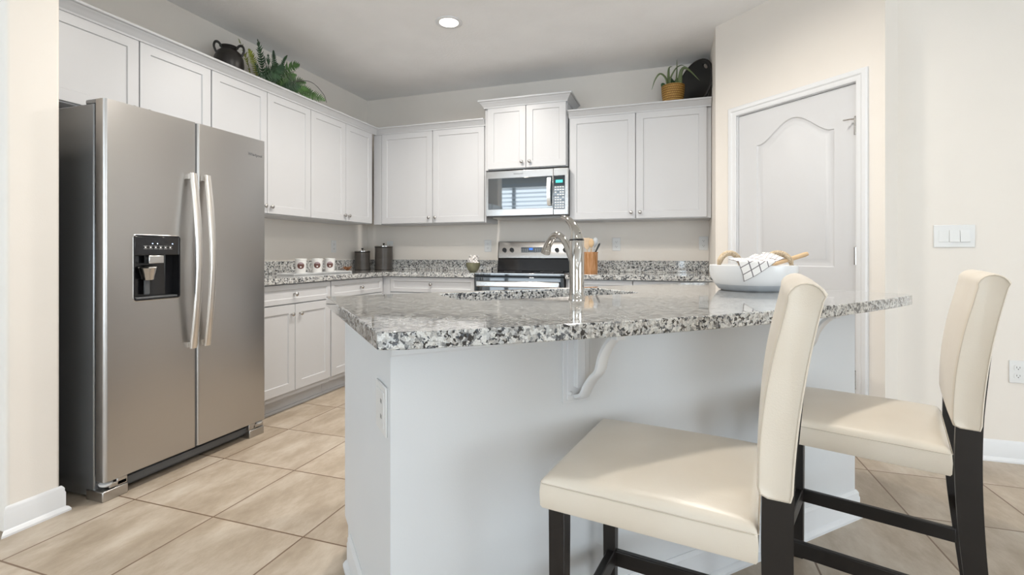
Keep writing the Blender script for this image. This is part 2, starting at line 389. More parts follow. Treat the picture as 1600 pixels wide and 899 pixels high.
# pantry door with arched raised panel
def panel_door():
    w0, w1, h0, h1 = DW0+.012, DW1-.012, .012, DH-.010
    yf, yb = .012, .047
    def arch(x0, x1, z0, z1, rise, n=18):
        pts = [(x0, z0), (x1, z0), (x1, z1)]
        for i in range(1, n):
            t = i/n; x = x1+(x0-x1)*t; pts.append((x, z1+rise*(0.5-0.5*math.cos(2*PI*min(max((t-.04)/.92, 0), 1)))**.8))
        pts.append((x0, z1)); return pts
    bm = bmesh.new()
    outer = [(w0, h0), (w1, h0), (w1, h1), (w0, h1)]
    panels = [arch(w0+.135, w1-.117, 1.00, 1.79, .125), arch(w0+.135, w1-.117, .22, .86, .0, 18)]
    def loop(pts, y):
        vs = [bm.verts.new((x, y, z)) for x, z in pts]
        for i in range(len(vs)):
            try: bm.edges.new((vs[i], vs[(i+1) % len(vs)]))
            except ValueError: pass
        return vs
    def shrink(pts, d):
        cx = sum(p[0] for p in pts)/len(pts); x0 = min(p[0] for p in pts); x1 = max(p[0] for p in pts); z0 = min(p[1] for p in pts); z1 = max(p[1] for p in pts)
        return [(x0+d+(p[0]-x0)*(x1-x0-2*d)/(x1-x0), z0+d+(p[1]-z0)*(z1-z0-2*d)/(z1-z0)) for p in pts]
    ol = loop(outer, yf); pl = [loop(p, yf) for p in panels]
    bmesh.ops.triangle_fill(bm, edges=bm.edges[:], use_beauty=True)
    bk = [bm.verts.new((x, yb, z)) for x, z in outer]
    for i in range(4): bm.faces.new((ol[i], ol[(i+1) % 4], bk[(i+1) % 4], bk[i]))
    bm.faces.new(bk)
    for base, pts in zip(pl, panels):
        prev = base
        for d, dy in ((.006, .006), (.018, .009), (.030, .0085), (.046, .001), (.05, 0.0)):
            cur = [bm.verts.new((x, yf+dy, z)) for x, z in shrink(pts, d)]
            for i in range(len(cur)): bm.faces.new((prev[i], prev[(i+1) % len(cur)], cur[(i+1) % len(cur)], cur[i]))
            prev = cur
        bm.faces.new(prev)
    bmesh.ops.recalc_face_normals(bm, faces=bm.faces)
    me = bpy.data.meshes.new('door_1'); bm.to_mesh(me); bm.free(); me.materials.append(MATS['door_paint'])
    me.shade_smooth(); me.set_sharp_from_angle(angle=math.radians(25))
    o = bpy.data.objects.new('door_1', me); C.objects.link(o); o.matrix_world = pr; return struct(o)
door = panel_door()
for k, zc in enumerate((1.775, 1.065, .385)):
    hg = MB().box(DW1-.016, DW1-.002, -.004, .014, zc-.045, zc+.045)
    hg.lathe([(0, -.048), (.0065, -.048), (.0065, .048), (0, .048)], (DW1-.008, -.006, zc), 12)
    hg.lathe([(0, .048), (.005, .05), (.003, .055), (0, .056)], (DW1-.008, -.006, zc), 12)
    h = hg.make('hinge', 'nickel', door, smooth=30)
    if k == 0:
        MB().tube([(DW1-.01, -.008, zc+.038), (DW1-.03, -.016, zc+.04), (DW1-.05, -.035, zc+.036)], .004, 8).lathe([(0, 0), (.006, .002), (.004, .007), (0, .009)], (DW1-.05, -.037, zc+.032), 10).make('hinge_door_stop', 'nickel', h, smooth=40)
# casing and jamb
cs = MB()
def casing_prof(d): return [(0, 0), (-.006, 0), (-.011, .010), (-.013, .022), (-.017, .030), (-.017, .048), (-.012, .058), (0, .058)]
cp = [(0.0, .0), (-.008, .0), (-.012, .008), (-.013, .026), (-.018, .034), (-.019, .052), (-.014, .060), (0, .060)]
def casing():
    path = [(DW0-.0, 0), (DW0-.0, DH), (DW1, DH), (DW1, 0)]
    m = MB(); n = len(cp); v = []
    for (cx_, cz_, sx_, sz_) in ((DW0, 0, -1, 0), (DW0, DH, -1, 1), (DW1, DH, 1, 1), (DW1, 0, 1, 0)):
        for (y, q) in cp: v.append((cx_+sx_*(q-.004), y, cz_+sz_*(q-.004)))
    f = [(s*n+k, s*n+(k+1) % n, (s+1)*n+(k+1) % n, (s+1)*n+k) for s in range(3) for k in range(n)]+[tuple(range(n)), tuple(range(3*n, 4*n))]
    m.add(v, f)
    m.box(DW0, DW0+.010, 0.002, T, 0, DH).box(DW1-.010, DW1, .002, T, 0, DH).box(DW0, DW1, .002, T, DH-.008, DH)
    return m
o = struct(casing().make('trim_1', 'trim', smooth=25)); o.matrix_world = pr

# ------------------------------------------------------------------ cabinets
def knob(m_parent, x, y, z, name='knob'):
    M = Matrix.Rotation(PI/2, 4, 'X')
    MB().lathe([(0, -.002), (.008, -.002), (.006, .003), (.0045, .010), (.006, .014), (.0125, .018), (.0145, .022), (.012, .0265), (.006, .029), (0, .0295)], (x, y, z), 18, M).make(name, 'nickel', m_parent, smooth=60)
def wall_cab(label, loc, rz, wdt, z0, z1, depth, doors, knobs, fill=(0, 0), group='white shaker wall cabinets'):
    t = thing('wall_cabinet', label, 'cabinet', loc, rz, group)
    B(0, wdt, .02, depth, z0, z1).make('body', 'cabinet', t)
    g = .0015
    for (a, b), kx in zip(doors, knobs):
        d = MB().shaker(a+g, b-g, z0+.006, z1-.006, 0, .019).make('door', 'cabinet', t, smooth=20)
        if kx is not None: knob(d, kx, 0, z0+.055)
    return t
UX, UY = -2.745, 4.115     # door front planes of the wall cabinets
ZU, ZT = 1.361, 2.243
ld = .333-.001
wall_cab('white wall cabinet over the refrigerator with two short doors', (UX, 1.355, 0), PI/2, .965, 1.80, ZT, ld, [(.085, .528), (.531, .963)], [.49, .57])
wall_cab('tall white wall cabinet on left wall just right of the refrigerator', (UX, 2.323, 0), PI/2, .886, ZU, ZT, ld, [(0, .443), (.444, .886)], [.413, .473])
wall_cab('white wall cabinet on left wall nearest the room corner', (UX, 3.211, 0), PI/2, .846, ZU, ZT, ld, [(0, .44), (.442, .838)], [.412, .472])
wcb = wall_cab('white two-door wall cabinet on back wall left of the microwave', (-2.742, UY, 0), 0, 1.14, ZU, ZT, ld, [(.058, .607), (.61, 1.13)], [.575, .642])
tc_ = wall_cab('raised white cabinet with crown moulding directly above the microwave', (-1.60, 4.09, 0), 0, .75, 1.826, 2.395, .358, [(.028, .385), (.387, .742)], [.350, .422])
wall_cab('white two-door wall cabinet on back wall right of the microwave', (-.84, UY, 0), 0, 1.13, ZU, ZT, ld, [(.008, .553), (.556, 1.098)], [.52, .59])
# corner fillers belong to the cabinets
CROWN = [(.0, .0), (-.006, .0), (-.008, .010), (-.012, .014), (-.020, .024), (-.030, .036), (-.036, .040), (-.040, .046), (-.050, .048), (-.052, .052), (-.052, .060), (.0, .060)]
def crown(paths, z, name, mat='cabinet', parent=None, sc=1.0, yscale=1.0):
    # path = list of (x, y, ox, oy): offset direction (mitred) away from the cabinet
    m = MB(); n = len(CROWN)
    for path in paths:
        v = []
        for (x, y, ox, oy) in path:
            for (d, h) in CROWN: v.append((x-d*ox*sc, y-d*oy*sc, z+h*yscale))
        f = [(s*n+k, s*n+(k+1) % n, (s+1)*n+(k+1) % n, (s+1)*n+k) for s in range(len(path)-1) for k in range(n)]+[tuple(range(n)), tuple(range((len(path)-1)*n, len(path)*n))]
        m.add(v, f)
    return m.make(name, mat, parent, smooth=25)
MB().box(-.03, .056, .004, .03, ZU, ZT).make('filler_strip', 'cabinet', wcb)
o = crown([[(UX+.0, 1.36, 1, 0), (UX+.0, UY+.0, 1, -1), (-1.603, UY+.0, 0, -1)]], ZT-.012, 'crown_moulding')
tag(o, 'white crown moulding running along the left wall cabinets and round the corner', 'moulding')
o = crown([[(-.838, UY, 0, -1), (.288, UY, 0, -1)]], ZT-.012, 'crown_moulding')
tag(o, 'short white crown moulding on the cabinet below the potted aloe', 'moulding')
crown([[(0, .358, -1, 0), (0, 0, -1, -1), (.75, 0, 1, -1), (.75, .358, 1, 0)]], 2.375, 'crown_moulding', parent=tc_, yscale=1.15, sc=.95)

def base_cab(label, loc, rz, wdt, layout, depth=.6, fillers=()):
    t = thing('base_cabinet', label, 'cabinet', loc, rz, 'white shaker base cabinets')
    MB().box(0, wdt, .02, depth, .105, .874).make('body', 'cabinet', t)
    m = MB().box(0, wdt, .085, .1, 0, .104).box(0, wdt, .072, .085, 0, .018); m.make('toe_kick', 'cabinet', t, bevel=.002)
    for (kind, a, b, z0, z1, kx, kz) in layout:
        g = .0015
        d = MB().shaker(a+g, b-g, z0, z1, 0, .019, fr=.057 if kind == 'door' else .034).make(kind, 'cabinet', t, smooth=20)
        for q in (kx if isinstance(kx, list) else [kx]): knob(d, q, 0, kz)
    return t
BX, BY = -2.465, 3.83
base_cab('white base cabinet beside the refrigerator with a drawer over two doors', (BX, 2.345, 0), PI/2, .752,
         [('drawer', .005, .749, .738, .868, .377, .80), ('door', .005, .382, .14, .73, .345, .664), ('door', .384, .749, .14, .73, .425, .664)])
base_cab('white corner base cabinet on the left wall with a single drawer knob', (BX, 3.099, 0), PI/2, .73,
         [('drawer', .004, .70, .738, .868, .375, .80), ('door', .004, .70, .14, .73, .06, .664)])
bcb = base_cab('white base cabinet on the back wall left of the oven range', (BX+.002, BY, 0), 0, .88,
         [('drawer', .055, .872, .738, .868, .465, .81), ('door', .055, .462, .14, .73, .43, .664), ('door', .465, .872, .14, .73, .5, .664)])
MB().box(-.045, .053, .004, .03, .105, .874).make('filler_strip', 'cabinet', bcb)
base_cab('white base cabinet on the back wall right of the oven range', (-.808, BY, 0), 0, 1.095,
         [('drawer', .02, .520, .738, .868, .27, .80), ('drawer', .523, 1.08, .738, .868, .80, .80), ('door', .02, .52, .14, .73, .48, .664), ('door', .523, 1.08, .14, .73, .56, .664)])

# countertops
def slab(name, polys, z0, z1, mat, parent=None, hole=None, bevel=.003, label=None):
    bm = bmesh.new()
    def loop(pts, z):
        vs = [bm.verts.new((x, y, z)) for x, y in pts]
        for i in range(len(vs)): bm.edges.new((vs[i], vs[(i+1) % len(vs)]))
        return vs
    o1 = loop(polys, z1); h1 = loop(hole, z1) if hole else []
    r = bmesh.ops.triangle_fill(bm, edges=bm.edges[:], use_beauty=True)
    top = [f for f in bm.faces]
    bmesh.ops.dissolve_limit(bm, angle_limit=.01, verts=bm.verts[:], edges=bm.edges[:]) if not hole and len(polys) < 8 else None
    ret = bmesh.ops.extrude_face_region(bm, geom=bm.faces[:])
    for g in ret['geom']:
        if isinstance(g, bmesh.types.BMVert): g.co.z = z0
    bmesh.ops.recalc_face_normals(bm, faces=bm.faces)
    me = bpy.data.meshes.new(name); bm.to_mesh(me); bm.free(); me.materials.append(MATS[mat])
    o = bpy.data.objects.new(name, me); C.objects.link(o); o.parent = parent
    me.shade_smooth(); me.set_sharp_from_angle(angle=math.radians(35))
    if bevel:
        m = o.modifiers.new('b', 'BEVEL'); m.width = bevel; m.segments = 3; m.limit_method = 'ANGLE'; m.angle_limit = math.radians(50)
    return o
CE, CB = -2.44, 3.805
t = thing('countertop', 'speckled granite countertop turning the room corner from refrigerator to range', 'countertop', (-2.76, 3.4, .876))
Lc = lambda pts, o: [(x-o[0], y-o[1]) for x, y in pts]
slab('slab', Lc([(XL+.002, 2.34), (CE, 2.34), (CE, CB), (-1.582, CB), (-1.582, YB-.002), (XL+.002, YB-.002)], (-2.76, 3.4)), 0, .038, 'granite', t)
MB().box(XL+.002+2.76, XL+.022+2.76, 2.34-3.4, YB-.002-3.4, .0385, .14).box(XL+.023+2.76, -1.582+2.76, YB-.022-3.4, YB-.002-3.4, .0385, .14).make('backsplash', 'granite', t, bevel=.002)
t = thing('countertop', 'short speckled granite countertop between range and pantry wall', 'countertop', (-.26, 4.12, .876))
slab('slab', Lc([(-.806, CB), (.290, CB), (.290, YB-.002), (-.806, YB-.002)], (-.26, 4.12)), 0, .038, 'granite', t)
MB().box(-.806+.26, .290+.26, YB-.022-4.12, YB-.002-4.12, .0385, .14).make('backsplash', 'granite', t, bevel=.002)

# ------------------------------------------------------------------ refrigerator (local: x along wall to viewer's right, y into wall)
XF = -2.32
def fridge():
    t = thing('refrigerator', 'stainless steel side-by-side refrigerator with ice dispenser and curved handles', 'refrigerator', (XF, 1.447, 0), PI/2)
    Wd = .877; sp = .428
    MB().box(.004, Wd-.004, .075, .70, .012, 1.735).make('cabinet_shell', 'fridge_side', t, bevel=.006)
    MB().box(.02, Wd-.02, .056, .075, .10, 1.725).make('gasket', 'dark_grey', t)
    # doors: rounded front edges
    def dslab(x0, x1, hole=None):
        e = .014; prof = [(x0, .055), (x0, .012)]+[(x0+e*(1-math.cos(a)), e*(1-math.sin(a))) for a in [i*PI/8 for i in range(0, 5)]]
        prof = [(x0, .055)]+[(x0+e-e*math.cos(a), e-e*math.sin(a)) for a in [i*PI/12 for i in range(7)]]+[(x1-e+e*math.sin(a), e-e*math.cos(a)) for a in [i*PI/12 for i in range(7)]]+[(x1, .055)]
        return prof
    z0, z1 = .088, 1.75
    hx0, hx1, hz0, hz1 = .118, .338, .862, 1.163
    # freezer door with a recess for the dispenser: front grid in three bands
    pf = dslab(0, sp)
    m = MB()
    m.prism(pf, z0, hz0, 'z').prism(pf, hz1, z1, 'z')
    lf = [p for p in pf if p[0] < .1]; rf = [p for p in pf if p[0] > .1]
    m.prism(lf+[(hx0, 0), (hx0, .055)], hz0, hz1, 'z'); m.prism([(hx1, .055), (hx1, 0)]+rf, hz0, hz1, 'z')
    m.box(hx0, hx1, .05, .055, hz0, hz1)
    fd = m.make('freezer_door', 'steel', t, smooth=30)
    pd = dslab(sp+.006, Wd)
    rd = MB().prism(pd, z0, z1, 'z').make('refrigerator_door', 'steel', t, smooth=30)
    text_mesh('Whirlpool', .024, 'logo', 'dark_grey', rd, (.80, -.0006, 1.655), FRONT, .0004)
    # handles: curved flat bars
    for hx, par, sgn in ((sp-.036, fd, -1), (sp+.042, rd, 1)):
        pts = []; n = 22; a = MB(); v = []
        for i in range(n+1):
            q = i/n; z = .60+(1.485-.60)*q; bow = math.sin(PI*q); y = -.024-.040*bow
            xx = hx
            for (dx_, dy_) in ((-.0165, .006), (-.0165, -.004), (-.012, -.008), (.012, -.008), (.0165, -.004), (.0165, .006)): v.append((xx+dx_, y+dy_, z))
        f = [(i*6+k, i*6+(k+1) % 6, (i+1)*6+(k+1) % 6, (i+1)*6+k) for i in range(n) for k in range(6)]+[tuple(range(6)), tuple(range(n*6, n*6+6))]
        a.add(v, f).box(hx-.011, hx+.011, -.022, .002, .604, .63).box(hx-.011, hx+.011, -.022, .002, 1.455, 1.481)
        a.make('handle', 'handle_metal', par, smooth=50)
    # dispenser
    r = .012
    def rr(x0, x1, z0, z1, r, n=5):
        o_ = []
        for cx_, cz_, a0 in ((x1-r, z1-r, 0), (x0+r, z1-r, PI/2), (x0+r, z0+r, PI), (x1-r, z0+r, 1.5*PI)):
            for i in range(n+1):
                a = a0+i*PI/2/n; o_.append((cx_+r*math.cos(a), cz_+r*math.sin(a)))
        return o_
    oo = rr(hx0-.001, hx1+.001, hz0-.001, hz1+.001, .014); ii = rr(hx0+.005, hx1-.005, hz0+.005, hz1-.005, .01); n = len(oo)
    m = MB().add([(x, -.002, z) for x, z in oo]+[(x, -.0025, z) for x, z in ii]+[(x, .045, z) for x, z in ii]+[(x, .006, z) for x, z in oo],
                 [(i, (i+1) % n, n+(i+1) % n, n+i) for i in range(n)]+[(n+i, n+(i+1) % n, 2*n+(i+1) % n, 2*n+i) for i in range(n)]+[tuple(range(2*n, 3*n))]+[(i, (i+1) % n, 3*n+(i+1) % n, 3*n+i) for i in range(n)])
    MB().box(sp+.0006, sp+.0054, .008, .05, z0+.004, z1-.004).make('door_gap_shade', 'dark_grey', rd)  # dark strip standing in for the shade between the two doors
    dp = m.make('ice_dispenser', 'black_gloss', t)
    rm = MB(); o2 = rr(hx0-.004, hx1+.004, hz0-.004, hz1+.004, .017)
    rm.add([(x, -.003, z) for x, z in oo]+[(x, -.001, z) for x, z in o2], [(i, (i+1) % n, n+(i+1) % n, n+i) for i in range(n)]).make('dispenser_bezel', 'steel_bright', dp)
    MB().box(hx0+.004, hx1-.004, -.004, .045, 1.072, hz1-.006).make('control_panel', 'black_gloss', dp, bevel=.002)
    cp_ = MB()
    for i in range(6): cp_.box(hx0+.043+i*.0235, hx0+.043+i*.0235+.018, -.0045, -.003, 1.100, 1.1008).box(hx0+.043+i*.0235+.005, hx0+.043+i*.0235+.012, -.0045, -.003, 1.104, 1.110).box(hx0+.043+i*.0235, hx0+.043+i*.0235+.018, -.0045, -.003, 1.1130, 1.1138)
    cp_.make('button_icons', 'plate', dp)
    for q in (.082, .105, .178): MB().box(hx0+q, hx0+q+.004, -.0045, -.003, 1.123, 1.127).make('indicator_light', 'indicator', dp)
    MB().box(hx0+.067, hx0+.138, -.006, .03, 1.032, 1.069).make('ice_chute_cover', 'steel_bright', dp, bevel=.003)
    MB().lathe([(.026, .0), (.029, .016), (.036, .046), (.038, .058), (.030, .062), (0, .062)], (hx0+.078, .018, .958), 20, Matrix.Rotation(.12, 4, 'X') @ Matrix.Rotation(-.10, 4, 'Y')).make('dispenser_lever', 'steel_bright', dp, smooth=40)
    MB().box(hx0+.064, hx0+.092, .022, .030, .885, .96).make('dispenser_paddle', 'dark_grey', dp, bevel=.004)
    MB().box(hx0+.012, hx1-.012, -.001, .04, hz0+.006, hz0+.014).make('drip_tray', 'dark_grey', dp, bevel=.002)
    # base grille and hinge feet
    g = MB().box(.10, Wd-.10, .040, .06, .030, .062)
    g.box(.10, Wd-.10, .06, .07, .015, .10)
    gr = g.make('base_grille', 'dark_grey', t, bevel=.002)
    MB().box(.14, .34, .052, .058, .066, .082).make('vent_film', 'display_blue' if False else 'liner', gr)
    for x0, x1 in ((.0, .105), (Wd-.105, Wd)):
        MB().box(x0, x1, .012, .12, .0, .045).box(x0+.03, x1-.002, .016, .07, .048, .070).box(x0+.06 if x0 < .1 else x0, x1 if x0 < .1 else x0+.045, .016, .10, .045, .082).make('hinge_foot', 'steel', t, bevel=.004)
        MB().lathe([(0, 0), (.012, .002), (.024, .010), (.026, .018), (.010, .024), (0, .024)], (x0+.026 if x0 < .1 else x1-.026, .034, .056), 16).make('hinge_cap', 'ceramic_white', t, smooth=50)
    for x0 in (.01, Wd-.09): MB().box(x0, x0+.08, .03, .14, 1.735, 1.757).make('top_hinge_cover', 'fridge_side', t, bevel=.006)
fridge()

# ------------------------------------------------------------------ range
def rangef():
    t = thing('electric_range', 'stainless steel and black glass electric range under the microwave', 'range', (-1.576, 3.80, 0))
    Wd = .764
    MB().box(.002, Wd-.002, .03, .64, .02, .895).make('body', 'black_plastic', t)
    ck = MB().box(0, Wd, .0, .60, .895, .918).make('cooktop', 'black_glass', t, bevel=.004)
    MB().box(-.0005, Wd+.0005, -.002, .004, .911, .9155).make('cooktop_trim', 'steel_bright', ck)
    dr = MB().box(.004, Wd-.004, -.008, .03, .25, .885).make('oven_door', 'black_glass', t, bevel=.006)
    MB().box(.03, Wd-.03, -.050, -.030, .806, .852).box(.04, .07, -.032, -.006, .81, .845).box(Wd-.07, Wd-.04, -.032, -.006, .81, .845).make('handle', 'steel_bright', dr, bevel=.007)
    MB().box(.004, Wd-.004, -.006, .03, .06, .24).make('warming_drawer', 'steel', t, bevel=.004)
    # backguard
    bp = MB().prism([(.560, .918), (.64, .918), (.64, 1.192), (.600, 1.192), (.590, 1.183), (.572, 1.035), (.580, 1.03)], 0, Wd, 'x').make('backguard', 'black_gloss', t, bevel=.003)
    pn = MB().prism([(.5675, 1.037), (.575, 1.034), (.600, 1.186), (.594, 1.194), (.586, 1.184)], .008, Wd-.008, 'x').make('control_panel', 'steel_bright', bp, bevel=.002)
    MB().box(-.002, Wd+.002, .592, .645, 1.186, 1.196).make('backguard_cap', 'steel', bp, bevel=.003)
    tl = math.atan2(.0185, .147); ctr = lambda z: .5675+(z-1.037)*(.0185/.147)
    M = Matrix.Rotation(PI/2-tl, 4, 'X')
    for x in (.067, .140, .575, .648):
        kz = 1.113
        MB().lathe([(0, -.004), (.0205, -.004), (.020, .012), (.017, .018), (0, .019)], (x, ctr(kz), kz), 20, M).box(x-.004, x+.004, ctr(kz)-.026, ctr(kz)-.012, kz-.016, kz+.016).make('knob', 'black_plastic', pn, smooth=40)
    MB().box(.231, .461, ctr(1.113)-.003, ctr(1.113)+.004, 1.089, 1.138).xf(Matrix.Identity(4)).make('display_panel', 'black_gloss', pn)
    MB().box(.310, .345, ctr(1.113)-.005, ctr(1.113), 1.112, 1.130).make('clock_display', 'display_blue', pn)
    m = MB()
    for i in range(4):
        for j in range(2): m.box(.235+i*.018, .243+i*.018, ctr(1.113)-.004, ctr(1.113), 1.100+j*.016, 1.104+j*.016)
    for i in range(4):
        for j in range(2): m.box(.37+i*.02, .378+i*.02, ctr(1.113)-.004, ctr(1.113), 1.100+j*.016, 1.104+j*.016)
    m.make('button_icons', 'plate', pn)
    for x, y, r in ((.2, .15, .10), (.56, .15, .08), (.2, .42, .08), (.56, .42, .10)):
        MB().lathe([(r-.003, .9183), (r-.003, .9187), (r, .9187), (r, .9183)], (x, y, 0), 40).make('burner_ring', 'dark_grey', ck)
rangef()

# ------------------------------------------------------------------ microwave
def micro():
    t = thing('microwave', 'stainless over-the-range microwave mounted below the raised cabinet', 'microwave', (-1.572, 4.05, 0))
    Wd = .74; z0, z1 = 1.403, 1.803; xs = .612
    MB().box(.002, Wd-.002, .028, .395, z0, z1-.003).make('body', 'dark_grey', t, bevel=.003)
    d = MB().box(0, xs, 0, .028, z0+.006, z1).make('door', 'steel_bright', t, bevel=.003)
    MB().box(.022, xs-.004, -.003, .004, z0+.064, z1-.062).make('window', 'mirror_glass', d, bevel=.003)
    m = MB(); v = []; n = 14
    for i in range(n+1):
        q = i/n; z = z0+.082+(z1-z0-.165)*q; y = -.026-.022*math.sin(PI*q)
        for (a, b_) in ((-.015, .004), (-.015, -.004), (.015, -.004), (.015, .004)): v.append((xs-.030+a, y+b_, z))
    m.add(v, [(i*4+k, i*4+(k+1) % 4, (i+1)*4+(k+1) % 4, (i+1)*4+k) for i in range(n) for k in range(4)]+[(0, 1, 2, 3), (n*4, n*4+1, n*4+2, n*4+3)])
    m.box(xs-.040, xs-.020, -.025, .002, z0+.084, z0+.10).box(xs-.040, xs-.020, -.025, .002, z1-.10, z1-.084)
    m.make('handle', 'handle_metal', d, smooth=40)
    text_mesh('Whirlpool', .020, 'logo', 'dark_grey', d, (.30, -.0006, z1-.03), FRONT, .0004)
    cpn = MB().box(xs+.002, Wd, 0, .028, z0+.006, z1).make('control_panel', 'steel_bright', t, bevel=.003)
    MB().box(xs+.004, Wd-.026, -.003, .004, z0+.052, z1-.062).make('keypad_glass', 'black_glass', cpn, bevel=.002)
    MB().box(xs+.022, Wd-.045, -.0042, -.002, z1-.125, z1-.100).make('clock_display', 'display_teal', cpn)
    k = MB()
    for i in range(4):
        for j in range(9):
            x = xs+.014+i*.0215; z = z0+.062+j*.0215
            if (i*j+j) % 7 != 5: k.box(x, x+.015, -.0042, -.002, z, z+.009)
    k.make('keypad_buttons', 'plate', cpn)
    MB().prism([(.03, z0), (.06, z0-.014), (.34, z0-.014), (.38, z0)], .05, Wd-.03, 'x').make('vent_underside', 'steel', t, bevel=.003)
    MB().box(.01, Wd-.01, .0, .03, z0-.004, z0+.007).make('vent_lip', 'black_plastic', t)
micro()

# ------------------------------------------------------------------ island  (local x = along the bar, y = away from the stools)
A0, B0 = 1.2, 1.5
ISL = ((A0-B0)/R2, (A0+B0)/R2, 0)
IX = lambda a: a-A0
IY = lambda b: -b-B0
isl = thing('kitchen_island', 'white kitchen island base set diagonally with corbels under its granite bar', 'island', ISL, PI/4)
fa0, fa1, fb, bb = .265, 2.168, -1.16, -1.895
X0, X1, Y0, Y1 = IX(fa0), IX(fa1), IY(fb), IY(bb)
m = MB().box(X0, X1, Y0, Y0+.11, 0, .875)                               # knee wall
m.box(X0, X0+.018, Y0+.11, Y1-.075, 0, .875).box(X0, X0+.018, Y1-.075, Y1, .105, .875)
m.box(X1-.018, X1, Y0+.11, Y1-.075, 0, .875).box(X1-.018, X1, Y1-.075, Y1, .105, .875)
m.box(X0+.018, X1-.018, Y1-.02, Y1, .105, .875).box(X0+.018, X1-.018, Y1-.09, Y1-.075, 0, .105).box(X0+.018, X1-.018, Y0+.11, Y1-.02, .10, .118)
m.make('body', 'island_paint', isl)
wd = (X1-X0-.03)/4
for i in range(4):
    x0 = X0+.015+i*wd
    d = MB().shaker(x0+.002, x0+wd-.002, .14, .73, 0, .019).xf(Matrix.Translation((0, 0, 0))).xf(Matrix(((-1, 0, 0, 2*x0+wd), (0, -1, 0, Y1+.019), (0, 0, 1, 0), (0, 0, 0, 1)))).make('door', 'cabinet', isl, smooth=20)
    d2 = MB().shaker(x0+.002, x0+wd-.002, .738, .868, 0, .019, fr=.034).xf(Matrix(((-1, 0, 0, 2*x0+wd), (0, -1, 0, Y1+.019), (0, 0, 1, 0), (0, 0, 0, 1)))).make('drawer_front', 'cabinet', isl, smooth=20)
# fascia moulding under the top (front and returns)
FP = [(0, .834), (-.007, .834), (-.009, .838), (-.009, .850), (-.012, .853), (-.012, .862), (-.015, .866), (-.015, .8755), (0, .8755)]
v = []; n = len(FP)
for (x, y, ox, oy) in ((X0, Y0, 0, -1), (X1, Y0, 0, -1)):
    for (d, z) in FP: v.append((x+d*(1 if x == X0 else -1)*.0, y+d, z))
MB().add(v, [(k, (k+1) % n, n+(k+1) % n, n+k) for k in range(n)]+[tuple(range(n)), tuple(range(n, 2*n))]).make('fascia_moulding', 'trim', isl, smooth=25)
BP = [(0, 0), (-.026, 0), (-.026, .010), (-.020, .018), (-.013, .022), (-.013, .078), (-.0105, .084), (-.0105, .096), (-.006, .104), (-.003, .108), (0, .108)]
v = []; n = len(BP)
for (x, y, ox, oy) in ((X0, Y0+.60, 1, 0), (X0, Y0, 1, 1), (X1, Y0, -1, 1), (X1, Y1-.08, -1, 0)):
    for (d, z) in BP: v.append((x+d*ox, y+d*oy, z))
MB().add(v, [(s*n+k, s*n+(k+1) % n, (s+1)*n+(k+1) % n, (s+1)*n+k) for s in range(3) for k in range(n)]+[tuple(range(n)), tuple(range(3*n, 4*n))]).make('baseboard', 'trim', isl, smooth=25)
# side outlet (two-gang blank style plate on the short end)
sp_ = MB().box(X0-.006, X0, Y0+.027, Y0+.142, .632, .752).make('outlet_plate', 'plate', isl, bevel=.002)
MB().box(X0-.0075, X0-.005, Y0+.045, Y0+.124, .648, .736).make('outlet_insert', 'plate', sp_, bevel=.001)
for zz in (.668, .706):
    MB().box(X0-.0082, X0-.0074, Y0+.064, Y0+.066, zz, zz+.01).box(X0-.0082, X0-.0074, Y0+.074, Y0+.076, zz, zz+.01).make('socket_slots', 'slot', sp_)
def corbel(a):
    x = IX(a); z0 = .658
    c = MB().box(x-.045, x+.045, Y0-.006, Y0, z0, .876).box(x-.034, x+.040, Y0-.012, Y0-.006, z0+.008, .876).make('corbel', 'trim', isl, bevel=.0015)
    MB().box(x-.014, x+.014, Y0-.030, Y0-.010, z0+.045, .875).make('corbel_upright', 'trim', c, bevel=.002)
    MB().box(x-.014, x+.014, Y0-.20, Y0-.03, .862, .8755).make('corbel_arm', 'trim', c, bevel=.002)
    pts = bez([(0, -.180, .868), (0, -.152, .842), (0, -.128, .806), (0, -.114, .768), (0, -.088, .744), (0, -.062, .715), (0, -.044, .688), (0, -.014, .676)], 6)
    v = []; n = len(pts)
    prof = [(-.016, 0), (-.016, 1), (-.009, 1.5), (.009, 1.5), (.016, 1), (.016, 0)]
    for i, p in enumerate(pts):
        tt = (pts[min(i+1, n-1)]-pts[max(i-1, 0)]).normalized(); nn = Vector((0, tt.z, -tt.y))
        if nn.y > 0: nn = -nn
        th = .0085
        for (px, q) in prof: v.append((x+px, Y0+p.y+nn.y*th*(q-.6), p.z+nn.z*th*(q-.6)))
    k_ = len(prof)
    MB().add(v, [(i*k_+k, i*k_+(k+1) % k_, (i+1)*k_+(k+1) % k_, (i+1)*k_+k) for i in range(n-1) for k in range(k_)]+[tuple(range(k_)), tuple(range((n-1)*k_, n*k_))]).make('corbel_scroll', 'trim', c, smooth=40)
    for dx_ in (-.026, .030): MB().lathe([(.0065, -.001), (.0065, .003), (.003, .006), (0, .0065)], (x+dx_, Y0-.012, z0+.028), 14, Matrix.Rotation(PI/2, 4, 'X')).make('screw_cap', 'trim', c, smooth=50)
corbel(.790); corbel(1.70)

top = thing('countertop', 'speckled granite bar top with bowed front edge on the island', 'countertop', (ISL[0], ISL[1], .876), PI/4)
ea, eb = .208, 2.326
fr_ = []
for i in range(41):
    q = i/40; a = ea+(eb-ea)*q; b = -1.018+.104*(1-(2*q-1)**2)
    fr_.append((IX(a), IY(b)))
